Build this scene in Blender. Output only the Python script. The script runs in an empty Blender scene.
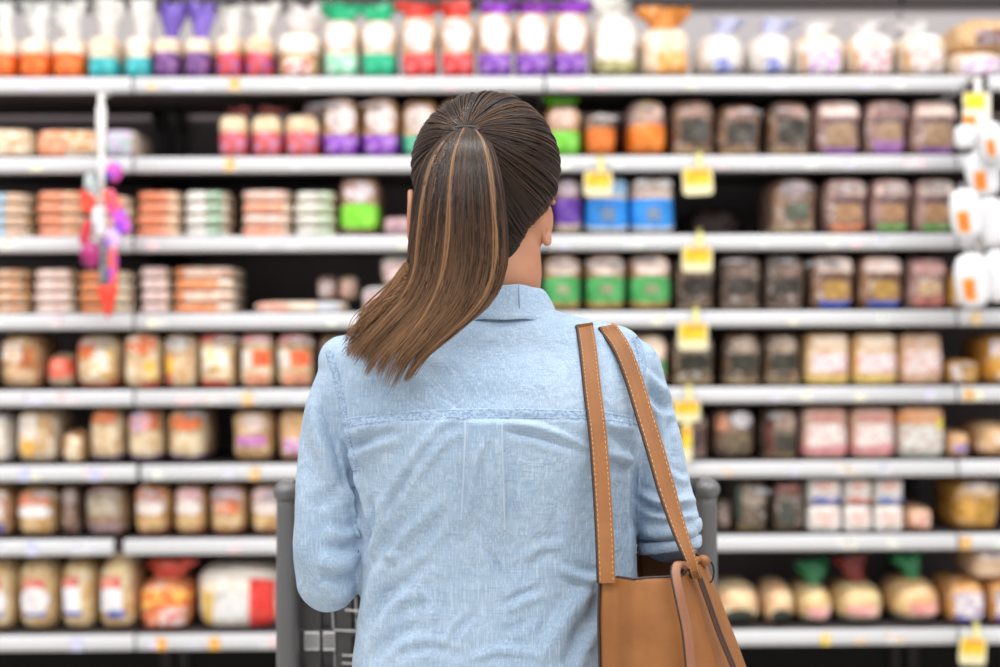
import bpy, bmesh, math, random
import numpy as np
from mathutils import Vector, Matrix, noise
from mathutils.bvhtree import BVHTree
SC = bpy.context.scene
COL = SC.collection
PI = math.pi

# ------------------------------------------------------------------ camera
CAM = Vector((0, 0, 1.35)); YAW = 0.0140; ROLL = 0.0045; FPX = 1000*50/36
_f = Vector((math.sin(YAW), math.cos(YAW), 0)); _r = Vector((math.cos(YAW), -math.sin(YAW), 0)); _u = Vector((0, 0, 1))
RR = _r*math.cos(ROLL) - _u*math.sin(ROLL); UU = _u*math.cos(ROLL) + _r*math.sin(ROLL)
cd = bpy.data.cameras.new('camera'); cam = bpy.data.objects.new('camera', cd); COL.objects.link(cam)
cd.lens = 50; cd.sensor_width = 36; cd.clip_start = .05; cd.clip_end = 60
cam.matrix_world = Matrix(((RR.x, UU.x, -_f.x, CAM.x), (RR.y, UU.y, -_f.y, CAM.y), (RR.z, UU.z, -_f.z, CAM.z), (0, 0, 0, 1)))
cd.dof.use_dof = True; cd.dof.focus_distance = 1.66; cd.dof.aperture_fstop = 2.2
SC.camera = cam
SC.cycles.use_denoising = True
SC.cycles.max_bounces = 6; SC.cycles.transparent_max_bounces = 12
SC.cycles.sample_clamp_indirect = 4
SC.cycles.caustics_reflective = False; SC.cycles.caustics_refractive = False
# ------------------------------------------------------------------ world, lamps, exposure
w = bpy.data.worlds.new('store_air'); SC.world = w; w.use_nodes = True
bg = w.node_tree.nodes['Background']; bg.inputs[0].default_value = (0.97, 0.98, 1.0, 1); bg.inputs[1].default_value = 0.50
SC.view_settings.view_transform = 'Standard'; SC.view_settings.look = 'None'
SC.view_settings.gamma = 1; SC.view_settings.use_curve_mapping = False
SC.view_settings.exposure = 0.10
def ceiling_lamp(x, y, z, sx, sy, power, tilt=0.0):
    l = bpy.data.lights.new('ceiling_lamp', 'AREA'); l.shape = 'RECTANGLE'; l.size = sx; l.size_y = sy; l.energy = power
    l.color = (1, .985, .96)
    o = bpy.data.objects.new('ceiling_lamp', l); COL.objects.link(o); o.location = (x, y, z); o.rotation_euler = (tilt, 0, 0)
ceiling_lamp(0, 1.9, 3.9, 7.0, .35, 150)
ceiling_lamp(0, 0.0, 3.9, 7.0, .35, 130)
ceiling_lamp(0, -2.2, 3.9, 7.0, .35, 130)

def ray(px, py):
    return (_f + RR*((px-500)/FPX) + UU*((333.5-py)/FPX))
def at(px, py, Y):
    d = ray(px, py); return CAM + d*((Y-CAM.y)/d.y)
def proj(p):
    v = Vector(p)-CAM; z = v.dot(_f); return 500+FPX*v.dot(RR)/z, 333.5-FPX*v.dot(UU)/z

# ------------------------------------------------------------------ helpers
def lin(h):
    c = [int(h[i:i+2], 16)/255 for i in (0, 2, 4)]
    return tuple(x/12.92 if x <= .04045 else ((x+.055)/1.055)**2.4 for x in c)+(1,)
MC = {}
def mat(name, build):
    if name not in MC:
        m = bpy.data.materials.new(name); m.use_nodes = True
        build(m, m.node_tree, m.node_tree.nodes['Principled BSDF']); MC[name] = m
    return MC[name]
def N(nt, t, **kw):
    n = nt.nodes.new(t)
    for k, v in kw.items():
        if k.startswith('i_'): n.inputs[k[2:].replace('_', ' ')].default_value = v
        else: setattr(n, k, v)
    return n
def mixcol(nt, fac, a, b):
    m = nt.nodes.new('ShaderNodeMix'); m.data_type = 'RGBA'
    nt.links.new(fac, m.inputs[0])
    for s, v in ((m.inputs[6], a), (m.inputs[7], b)):
        if isinstance(v, tuple): s.default_value = v
        else: nt.links.new(v, s)
    return m.outputs[2]
def ramp(nt, src, p0, p1):
    r = nt.nodes.new('ShaderNodeMapRange'); r.inputs[1].default_value = p0; r.inputs[2].default_value = p1
    nt.links.new(src, r.inputs[0]); return r.outputs[0]
def plain(name, h, rough=.5, metal=0., coat=0., bump=0., scale=60, vary=.0):
    def b(m, nt, p):
        p.inputs['Base Color'].default_value = lin(h); p.inputs['Roughness'].default_value = rough
        p.inputs['Metallic'].default_value = metal; p.inputs['Coat Weight'].default_value = coat
        tc = N(nt, 'ShaderNodeTexCoord'); n = N(nt, 'ShaderNodeTexNoise', i_Scale=scale, i_Detail=4.0)
        nt.links.new(tc.outputs['Object'], n.inputs['Vector'])
        if vary:
            c = lin(h); d = tuple(x*(1-vary) for x in c[:3])+(1,)
            nt.links.new(mixcol(nt, ramp(nt, n.outputs[0], .35, .65), c, d), p.inputs['Base Color'])
        if bump:
            bm = N(nt, 'ShaderNodeBump', i_Strength=bump, i_Distance=.003); nt.links.new(n.outputs[0], bm.inputs['Height'])
            nt.links.new(bm.outputs[0], p.inputs['Normal'])
    return mat(name, b)
def bread(h, h2):                     # bread seen through a glossy clear bag
    def b(m, nt, p):
        tc = N(nt, 'ShaderNodeTexCoord'); n = N(nt, 'ShaderNodeTexNoise', i_Scale=26.0, i_Detail=4.0, i_Roughness=.6)
        oi = N(nt, 'ShaderNodeObjectInfo'); av = N(nt, 'ShaderNodeVectorMath', operation='ADD')
        sc = N(nt, 'ShaderNodeVectorMath', operation='SCALE'); sc.inputs[3].default_value = 9.0
        cx = N(nt, 'ShaderNodeCombineXYZ')
        for k in range(3): nt.links.new(oi.outputs['Random'], cx.inputs[k])
        nt.links.new(cx.outputs[0], sc.inputs[0]); nt.links.new(tc.outputs['Object'], av.inputs[0]); nt.links.new(sc.outputs[0], av.inputs[1])
        nt.links.new(av.outputs[0], n.inputs['Vector'])
        nt.links.new(mixcol(nt, ramp(nt, n.outputs[0], .44, .58), lin(h), lin(h2)), p.inputs['Base Color'])
        n3 = N(nt, 'ShaderNodeTexNoise', i_Scale=30.0, i_Detail=2.0, i_Distortion=2.5); nt.links.new(sc.outputs[0], n3.inputs['Vector'])
        av3 = N(nt, 'ShaderNodeVectorMath', operation='ADD'); nt.links.new(av.outputs[0], av3.inputs[0]); av3.inputs[1].default_value = (3.3, 7.1, 1.9); nt.links.new(av3.outputs[0], n3.inputs['Vector'])
        c_ = lin(h); c2_ = tuple(c_[k]*.45+.55*(.86, .80, .76)[k] for k in range(3))+(1,)  # pale film-print blotches that also paint plastic glare into the base colour
        nt.links.new(mixcol(nt, ramp(nt, n3.outputs[0], .56, .66), p.inputs['Base Color'].links[0].from_socket, c2_), p.inputs['Base Color'])
        p.inputs['Roughness'].default_value = .5; p.inputs['Coat Weight'].default_value = .55; p.inputs['Coat Roughness'].default_value = .22
        n2 = N(nt, 'ShaderNodeTexNoise', i_Scale=34.0, i_Detail=3.0, i_Distortion=1.5); nt.links.new(av.outputs[0], n2.inputs['Vector'])
        bm = N(nt, 'ShaderNodeBump', i_Strength=.7, i_Distance=.012); nt.links.new(n2.outputs[0], bm.inputs['Height'])
        nt.links.new(bm.outputs[0], p.inputs['Normal']); nt.links.new(bm.outputs[0], p.inputs['Coat Normal'])
    return mat('bagged_bread_'+h+h2, b)
def print_(h, h2=None):               # printed film or paper, colour with blotches of a second ink
    h2 = h2 or h
    def b(m, nt, p):
        tc = N(nt, 'ShaderNodeTexCoord'); mp = N(nt, 'ShaderNodeMapping'); mp.inputs['Scale'].default_value = (34, 1, 60)
        nt.links.new(tc.outputs['Object'], mp.inputs[0])
        n = N(nt, 'ShaderNodeTexNoise', i_Scale=1.0, i_Detail=1.0); nt.links.new(mp.outputs[0], n.inputs['Vector'])
        m2 = N(nt, 'ShaderNodeMapping'); m2.inputs['Scale'].default_value = (70, 1, 48); m2.inputs['Location'].default_value = (3, 5, 2); nt.links.new(tc.outputs['Object'], m2.inputs[0])
        nb = N(nt, 'ShaderNodeTexNoise', i_Scale=1.0, i_Detail=2.0); nt.links.new(m2.outputs[0], nb.inputs['Vector'])
        ink = tuple(x*.55+.02 for x in lin(h2)[:3])+(1,)
        c1 = mixcol(nt, ramp(nt, n.outputs[0], .50, .58), lin(h), lin(h2))
        nt.links.new(mixcol(nt, ramp(nt, nb.outputs[0], .58, .68), c1, ink), p.inputs['Base Color'])
        p.inputs['Roughness'].default_value = .42; p.inputs['Coat Weight'].default_value = .35; p.inputs['Coat Roughness'].default_value = .2
    return mat('print_'+h+h2, b)
def film(h, alpha=.6):
    def b(m, nt, p):
        p.inputs['Base Color'].default_value = lin(h); p.inputs['Alpha'].default_value = alpha
        p.inputs['Roughness'].default_value = .25; p.inputs['Coat Weight'].default_value = .5
    return mat('film_'+h+str(int(alpha*100)), b)

def mesh(name, V, F, m=None, parent=None, smooth=True, loc=None):
    me = bpy.data.meshes.new(name); me.from_pydata([tuple(v) for v in V], [], [tuple(f) for f in F]); me.validate(); me.update()
    o = bpy.data.objects.new(name, me); COL.objects.link(o)
    if m: me.materials.append(m)
    if smooth: me.polygons.foreach_set('use_smooth', [True]*len(me.polygons))
    if parent: o.parent = parent
    if loc is not None: o.location = loc
    return o
def empty(name, loc): 
    o = bpy.data.objects.new(name, None); COL.objects.link(o); o.location = loc; o.empty_display_size = .05; return o
def tag(o, label, cat, group=None):
    o['label'] = label; o['category'] = cat
    if group: o['group'] = group
    return o
class MB:
    def __init__(s): s.v = []; s.f = []
    def add(s, V, F):
        k = len(s.v); s.v += [tuple(v) for v in V]; s.f += [tuple(i+k for i in f) for f in F]
    def box(s, x0, x1, y0, y1, z0, z1, bev=0):
        bm = bmesh.new(); bmesh.ops.create_cube(bm, size=1)
        bmesh.ops.scale(bm, vec=(x1-x0, y1-y0, z1-z0), verts=bm.verts); bmesh.ops.translate(bm, vec=((x0+x1)/2, (y0+y1)/2, (z0+z1)/2), verts=bm.verts)
        if bev: bmesh.ops.bevel(bm, geom=bm.edges[:], offset=bev, segments=3, affect='EDGES', profile=.5)
        bm.verts.index_update(); s.add([v.co[:] for v in bm.verts], [[v.index for v in f.verts] for f in bm.faces]); bm.free()
    def tube(s, pts, rad, n=8, cap=True):
        pts = [Vector(p) for p in pts]; rad = rad if hasattr(rad, '__len__') else [rad]*len(pts)
        V = []; F = []; t = (pts[1]-pts[0]).normalized(); a = t.orthogonal().normalized()
        for i, p in enumerate(pts):
            t = (pts[min(i+1, len(pts)-1)]-pts[max(i-1, 0)]).normalized(); a = (a-t*a.dot(t)).normalized(); b = t.cross(a)
            for k in range(n):
                q = 2*PI*k/n; V.append(p+(a*math.cos(q)+b*math.sin(q))*rad[i])
        for i in range(len(pts)-1):
            for k in range(n): F.append((i*n+k, i*n+(k+1) % n, (i+1)*n+(k+1) % n, (i+1)*n+k))
        if cap: F.append(tuple(range(n))[::-1]); F.append(tuple(range((len(pts)-1)*n, len(pts)*n)))
        s.add(V, F)
    def build(s, name, m, parent=None, smooth=False, loc=None): return mesh(name, s.v, s.f, m, parent, smooth, loc)
# ------------------------------------------------------------------ the setting
M_floor = mat('polished_floor_tile', lambda m, nt, p: None)
def _fl(m, nt, p):
    tc = N(nt, 'ShaderNodeTexCoord'); br = N(nt, 'ShaderNodeTexBrick', offset=0.0, i_Scale=1.0)
    br.inputs['Color1'].default_value = lin('d6d0c6'); br.inputs['Color2'].default_value = lin('cfc8bc'); br.inputs['Mortar'].default_value = lin('a59e92')
    br.inputs['Mortar Size'].default_value = .004; br.inputs['Brick Width'].default_value = .305; br.inputs['Row Height'].default_value = .305
    nt.links.new(tc.outputs['Object'], br.inputs['Vector']); nt.links.new(br.outputs[0], p.inputs['Base Color']); p.inputs['Roughness'].default_value = .25
_fl(M_floor, M_floor.node_tree, M_floor.node_tree.nodes['Principled BSDF'])
b = MB(); b.box(-4, 4, -3, 4.4, -.05, 0); o = b.build('floor', M_floor); o['kind'] = 'structure'
M_wall = plain('grey_wall_paint', 'b9b4b6', .8)
b = MB(); b.box(-4, 4, 4.0, 4.1, 0, 4.2); o = b.build('wall_back', M_wall); o['kind'] = 'structure'
SY = 3.40                                   # front plane of the price rails
RAILY = [76.3, 156, 235, 312, 388.4, 463, 537, 632.2]
ZS = [at(500, y, SY).z-.003 for y in RAILY]     # shelf top surfaces
XB = [at(x, 333, SY).x for x in (-275, 134, 546, 957, 1370)]   # bay breaks
M_white = plain('white_powder_coat', 'eeeef2', .35)
M_rail = plain('white_price_rail', 'd2d2d6', .3)
M_dark = plain('dark_brown_steel', '3a3233', .55)
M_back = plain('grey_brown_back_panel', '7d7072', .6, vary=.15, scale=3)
BAYN = ['far left', 'left', 'middle', 'right', 'far right']
# gondola frame: kick, back panels, uprights
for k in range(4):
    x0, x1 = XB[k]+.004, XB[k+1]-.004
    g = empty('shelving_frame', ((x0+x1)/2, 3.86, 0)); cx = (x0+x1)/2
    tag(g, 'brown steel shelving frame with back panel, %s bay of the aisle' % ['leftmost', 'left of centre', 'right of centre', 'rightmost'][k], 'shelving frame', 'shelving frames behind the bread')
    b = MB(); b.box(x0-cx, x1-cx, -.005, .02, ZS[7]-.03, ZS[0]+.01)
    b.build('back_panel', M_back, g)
    b = MB(); b.box(x0-cx, x1-cx, -.005, .02, .1, ZS[7]-.032)
    b.build('shaded_lower_panel', plain('shade_black_lower_panel', '161312', .7), g)  # backing coloured near black to paint the shade in the gap below
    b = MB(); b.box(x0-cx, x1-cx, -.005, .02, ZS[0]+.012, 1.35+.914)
    b.build('lit_header_panel', plain('lit_grey_header_panel', 'b6b0b2', .6), g)  # upper backing coloured lighter to paint the ceiling light falling on it
    b = MB()
    for s in (0, 1):
        xx = (x0-cx+.02) if s == 0 else (x1-cx-.02)
        b = MB(); b.box(xx-.016, xx+.016, -.025, -.006, 0, ZS[0]+.01, .003)
        u = b.build('upright', M_dark, g)
    b = MB(); b.box(x0-cx, x1-cx, -.03, .03, 1.35+.906, 1.35+.97, .004); b.build('top_rail', M_dark, g)
    g2 = empty('base_deck', (cx, 3.65, 0)); tag(g2, 'black base deck on the floor under the %s bay' % ['leftmost', 'left of centre', 'right of centre', 'rightmost'][k], 'base deck', 'black base decks under the shelves')
    b = MB(); b.box(x0-cx, x1-cx, -.21, .17, .10, .30, .004); b.build('deck', plain('black_kick', '1c1918', .5), g2)
    b = MB(); b.box(x0-cx, x1-cx, -.18, .17, 0, .10); b.build('kick_plate', M_dark, g2)
SHN = ['top', 'second', 'third', 'fourth', 'fifth', 'sixth', 'seventh', 'bottom']
random.seed(5)
STICK = ['e9c7a0', 'd9d4f2', 'f3c9cf', 'f7f2d0', 'cfd2e6', 'e6f0e0']
FIXED = {0: [(235, 'f2b35c')], 1: [(230, 'f0a848')], 4: [(248, 'f2a33c'), (968, 'e8a440')], 5: [(255, 'f2b86a'), (25, 'c4c6ee'), (97, 'c4c6ee')],
         6: [(965, 'efa93a'), (33, 'c0c4ec')], 7: [(162, 'f2a33c'), (215, 'efb24e'), (825, 'eccb3a'), (78, 'c8c8ee')], 3: [(975, 'f0c890')]}
BXX = list(XB)
for i in range(8):
    for k in range(4):
        gap = .006
        x0, x1 = XB[k]+gap/2, XB[k+1]-gap/2
        if i == 0 and k == 2: x1 = at(967, 84, SY).x
        if i == 0 and k == 3: x0 = at(988, 84, SY).x
        if i == 5 and k == 0: x1 = at(136.5, 470, SY).x
        if i == 5 and k == 1: x0 = at(141, 470, SY).x
        if i == 6 and k == 0: x1 = at(113, 545, SY).x
        if i == 6 and k == 1: x0 = at(124, 545, SY).x
        cx = (x0+x1)/2; z = ZS[i]
        g = empty('store_shelf', (cx, SY, z))
        if i == 0: wd = 'top'
        elif i == 7: wd = 'bottom'
        else: wd = SHN[i]
        tag(g, 'white metal shelf with price rail, %s level, %s of the four bays across' % ('top' if i == 0 else 'bottom' if i == 7 else SHN[i]+' from top', ['leftmost', 'second', 'third', 'rightmost'][k]), 'shelf', 'white shelves on the %s level' % wd)
        b = MB(); b.box(x0-cx, x1-cx, .012, .425, -.024, 0, .002)
        b.build('shelf_board', plain('shaded_shelf_board', '565052', .6), g)  # board colour darkened to paint the shade under the shelf
        # price rail: profile extruded along x
        prof = [(.012, .003), (.002, .003), (-.003, -.001), (-.0055, -.008), (-.006, -.022), (-.0055, -.033), (-.003, -.039), (.002, -.0415), (.012, -.0415)]
        xs = [x0-cx, x0-cx+.003]+[x1-cx-.003, x1-cx]
        V = []; F = []
        for q, x in enumerate(xs):
            sc_ = .93 if q in (0, 3) else 1
            V += [(x, y*1.0+(0 if sc_ == 1 else .003), -.02+(zz+.02)*sc_) for y, zz in [(a_, b2*.85) for a_, b2 in prof]]
        n = len(prof)
        for q in range(3):
            for j in range(n-1): F.append((q*n+j, q*n+j+1, (q+1)*n+j+1, (q+1)*n+j))
            F.append((q*n+n-1, q*n, (q+1)*n, (q+1)*n+n-1))
        F.append(tuple(range(n))); F.append(tuple(range(3*n, 4*n))[::-1])
        rl = mesh('price_rail', V, F, M_rail, g, True)
        for s in (0, 1):
            xx = x0-cx+.03 if s == 0 else x1-cx-.03
            V = [(xx-.002, .30, -.024), (xx-.002, .42, -.024), (xx-.002, .42, -.075), (xx-.002, .40, -.075)]
            V += [(x+.004, y, zz) for x, y, zz in V]
            mesh('bracket', V, [(0, 1, 2, 3), (7, 6, 5, 4), (0, 4, 5, 1), (1, 5, 6, 2), (2, 6, 7, 3), (3, 7, 4, 0)], M_dark, g, False)
        if k < 1 or k > 3: pass
        # paper price labels slotted into the rail
        x = x0-cx+.03
        while x < x1-cx-.06:
            wl = random.choice([.028, .03, .05]); 
            wx = x+cx
            if -1.3 < wx < 1.3 and random.random() < .55:
                b = MB(); b.box(x, x+wl, -.0068, -.0062, -.030, -.006)
                b.build('price_label', print_('d8d8dc', random.choice(STICK)), rl)
            x += random.uniform(.05, .17)
        for px, hh in FIXED.get(i, []):
            wx = at(px, RAILY[i]+9, SY).x
            if x0 < wx < x1:
                b = MB(); b.box(wx-cx-.013, wx-cx+.013, -.0076, -.0071, -.033, -.003)
                l = b.build('price_label', print_(hh, 'f4dcae' if hh[0] != 'c' else 'e0e0f4'), rl); l['label'] = 'coloured price label'

# ------------------------------------------------------------------ packs of bread
GR = {}
def sgn(x): return 1 if x >= 0 else -1
def shape_map(W, D, H, kind, seed):
    n = {'loaf': 5.5, 'slab': 7, 'bun': 3.0, 'flat': 5, 'soft': 4.2, 'dome': 2.8}[kind]
    rs = random.Random(seed); ph = [rs.uniform(0, 6.28) for _ in range(6)]; am = {'slab': .01, 'flat': .012}.get(kind, .018)
    top = {'loaf': .07, 'soft': .05}.get(kind, 0)
    def f(a, b_, c, infl=0.0):
        r = (abs(a)**n+abs(b_)**n+abs(c)**n)**(1/n); k = 1/r
        x, y, z = a*k, b_*k, c*k
        if kind in ('loaf', 'soft'):
            x *= .94+top*math.exp(-((z-.55)/.35)**2)
            z += (.06*(1-x*x) if z > 0 else 0)-.03*(z > 0)
        if kind == 'dome':
            x *= 1-.18*max(z, 0)**2; 
            z = z if z > -.6 else z
        w_ = 1+am*math.sin(3.1*z+ph[0]+2*y)+am*.7*math.sin(5.3*x+ph[1]+4*z)
        h_ = 1+am*.4*math.sin(4.7*x+ph[2])
        d_ = 1+am*1.2*math.sin(4*x+ph[3])*math.sin(5*z+ph[4])
        i_ = 1+infl
        return (x*w_*W/2*i_, D/2+y*d_*D/2*(1+infl*.6), H/2+z*h_*H/2*(1+infl*.8))
    return f
def make_body(f, nx=10, ny=7, nz=10):
    bm = bmesh.new(); cache = {}
    def vert(a, b_, c):
        k = (round(a, 4), round(b_, 4), round(c, 4))
        if k not in cache:
            x, y, z = f(a, b_, c); cache[k] = bm.verts.new((x, y, max(z, 0.0005)))
        return cache[k]
    def grid(fn, n1, n2, flip):
        for i in range(n1):
            for j in range(n2):
                q = [fn(-1+2*i/n1, -1+2*j/n2), fn(-1+2*(i+1)/n1, -1+2*j/n2), fn(-1+2*(i+1)/n1, -1+2*(j+1)/n2), fn(-1+2*i/n1, -1+2*(j+1)/n2)]
                vs = [vert(*p) for p in q]
                if flip: vs = vs[::-1]
                try: bm.faces.new(vs)
                except ValueError: pass
    for s in (-1, 1):
        grid(lambda u, v: (u, s, v), nx, nz, s > 0); grid(lambda u, v: (s, u, v), ny, nz, s < 0); grid(lambda u, v: (u, v, s), nx, ny, s < 0)
    bm.verts.index_update(); V = [v.co[:] for v in bm.verts]; F = [[v.index for v in q.verts] for q in bm.faces]; bm.free(); return V, F
def make_band(f, v0, v1, infl=.022, nz=5):
    path = [(-1, y) for y in (.7, .3, -.1, -.5, -.85)]+[(-1+2*i/10, -1) for i in range(11)]+[(1, y) for y in (-.85, -.5, -.1, .3, .7)]
    V = []; F = []
    for j in range(nz+1):
        c = -1+2*(v0+(v1-v0)*j/nz)
        for a, b_ in path:
            x, y, z = f(a, b_, c, infl); V.append((x, y, max(z, .001)))
    n = len(path)
    for j in range(nz):
        for i in range(n-1): F.append((j*n+i, j*n+i+1, (j+1)*n+i+1, (j+1)*n+i))
    return V, F
def make_patch(f, u0, u1, v0, v1, oval, infl=.03):
    V = []; F = []; n = 8
    for j in range(n+1):
        for i in range(n+1):
            s, t = -1+2*i/n, -1+2*j/n
            if oval: s, t = s*math.sqrt(1-t*t/2), t*math.sqrt(1-s*s/2)
            u = (u0+u1)/2+s*(u1-u0)/2; v = (v0+v1)/2+t*(v1-v0)/2
            x, y, z = f(-1+2*u, -1, -1+2*v, infl); V.append((x, y-.0006, z))
    for j in range(n):
        for i in range(n): F.append((j*(n+1)+i, j*(n+1)+i+1, (j+1)*(n+1)+i+1, (j+1)*(n+1)+i))
    return V, F
def make_plume(w, h, seed, lean=0.0, fwd=0.0, ripple=.28):
    rs = random.Random(seed); n = 26; V = []; F = []; R = 7; ph = rs.uniform(0, 6); ps = [rs.uniform(.75, 1.2) for _ in range(n)]
    rs0 = rs.uniform(0, 1); off = Vector((rs.uniform(0, 50), 0, 0))
    for j in range(R):
        t = j/(R-1); rr = (.30+.70*t**.7)*w/2*(1-.25*max(0, t-.75)*4*rs0)
        for k in range(n):
            q = 2*PI*k/n; ri = 1+ripple*math.sin(k*PI*.75+ph+t)*(.3+t)
            x = math.cos(q)*rr*ri+lean*t*w; y = math.sin(q)*rr*ri*.45-fwd*t*w
            z = h*t*(1 if t < .8 else 1-.3*(1-ps[k])*(t-.8)*5)
            nv = noise.noise_vector(Vector((x, y, z))*55+off)*(.30*w*t); V.append((x+nv.x, y+nv.y*.5, z+nv.z*.6))
    for j in range(R-1):
        for k in range(n): F.append((j*n+k, j*n+(k+1) % n, (j+1)*n+(k+1) % n, (j+1)*n+k))
    return V, F
ITEMS = []
_seed = [100]
def pack(row, x0, x1, yt, desc, kind, body, zones=(), neck=None, front=3.428, depth=.22, name='bread_loaf', cat='bread', yb=None, stack=None, rot=0, base=None, plug=None, lift=0):
    _seed[0] += 1; sd = _seed[0]
    z0 = ZS[row] if base is None else base
    xc = (x0+x1)/2; p0 = at(x0+.1, yt, front); p1 = at(x1-.1, yt, front); W = p1.x-p0.x
    H = at(xc, yt, front).z-z0
    if yb is not None: H = at(xc, yt, front).z-at(xc, yb, front).z
    if row > 0: H = min(H, (ZS[row-1]-.027-z0)/1.075)
    t = empty(name, ((p0.x+p1.x)/2, front, z0+.0003+lift)); t.rotation_euler = (0, rot, 0)
    f = shape_map(W, depth, H, kind, sd)
    V, F = make_body(f); bd = mesh('wrapped_loaf' if name == 'bread_loaf' else 'wrapped_bread', V, F, bread(*body), t)
    for zn in zones:
        if zn[0] == 'b': V, F = make_band(f, zn[1], zn[2]); c = zn[3:]; nm = 'printed_band'
        elif zn[0] == 'p': V, F = make_patch(f, zn[1], zn[2], zn[3], zn[4], False, .034); c = zn[5:]; nm = 'front_label'
        elif zn[0] == 'o': V, F = make_patch(f, zn[1], zn[2], zn[3], zn[4], True, .045); c = zn[5:]; nm = 'round_label'
        o = mesh(nm, V, F, print_(*c), t)
    if neck:
        col, hpx, wf = neck[:3]; lean = neck[3] if len(neck) > 3 else 0; fwd = neck[4] if len(neck) > 4 else 0
        h = hpx/408
        if row > 0: h = min(h, max(.006, (ZS[row-1]-.028-z0-H*.94)/1.35))
        al = neck[5] if len(neck) > 5 else .6
        wf = min(wf, 1.0 if row == 0 else .85); lean += random.Random(sd*3).uniform(-.22, .22) if row == 0 else 0; V, F = make_plume(W*wf, h, sd, lean, fwd); nk = mesh('gathered_bag_end', V, F, film(col, al), t, True, (0, depth*.28, H*.94))
        q = MB(); q.tube([(math.cos(a)*W*wf*.09, math.sin(a)*W*wf*.05, h*.08) for a in [k*PI/5 for k in range(11)]], .0018, 5, False)
        q.build('twist_tie', print_('e6e6ea'), nk, True)
    elif row > 0 and kind in ('loaf', 'soft') and W > .07 and random.Random(sd).random() < .6:
        rs = random.Random(sd+7); V, F = make_plume(W*rs.uniform(.45, .75), .022, sd, rs.uniform(-.3, .3), 0, .35)
        V = [(x, -z*.85, -z*.55+abs(y)*.5) for x, y, z in V]
        mesh('gathered_bag_end', V, F, film(rs.choice(['f4f0f2', 'eee6ea', 'dfe2e8', 'f6e8e4']), .55), t, True, (rs.uniform(-.2, .2)*W, .004, H*rs.uniform(.84, .91)))
    ITEMS.append(dict(o=t, row=row, desc=desc, x=xc, cat=cat, stack=stack, z=z0))
    return t
def flats(row, x0, x1, yt, n, desc, body, label, depth=.2, front=3.43, name='flat_roll_pack', cat='rolls', left=None, alt=None, sid=None):
    """a pile of n flat packs"""
    xc = (x0+x1)/2; H = at(xc, yt, front).z-ZS[row]; h = H/n; rs = random.Random(x0*7+row)
    for k in range(n):
        lab = list(label) if not (alt and k % 2) else list(alt)
        dx = rs.uniform(-1.2, 1.2)
        z = ZS[row]+k*h
        top = at(xc, 0, front)  # only for the type
        _seed[0] += 1; sd = _seed[0]
        p0 = at(x0+1+dx, yt, front); p1 = at(x1-1+dx, yt, front); W = p1.x-p0.x
        t = empty(name, ((p0.x+p1.x)/2, front+rs.uniform(-.004, .004), z+.0004))
        f = shape_map(W, depth, h*.97, 'flat', sd)
        V, F = make_body(f, 12, 6, 6); mesh('wrapped_bread', V, F, bread(*body), t)
        for L in lab:
            V, F = make_patch(f, L[0], L[1], .1, .92, False, .03); mesh('front_label', V, F, print_(*L[2:]), t)
        V, F = make_body(lambda a, b_, c: tuple(q for q in f(a*.9, b_*.9, .985+.0*c, .02)), 6, 6, 1) if False else ([], [])
        ITEMS.append(dict(o=t, row=row, desc=desc, x=xc, cat=cat, stack=(sid or (row, xc)), k=k, n=n, z=z))

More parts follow.
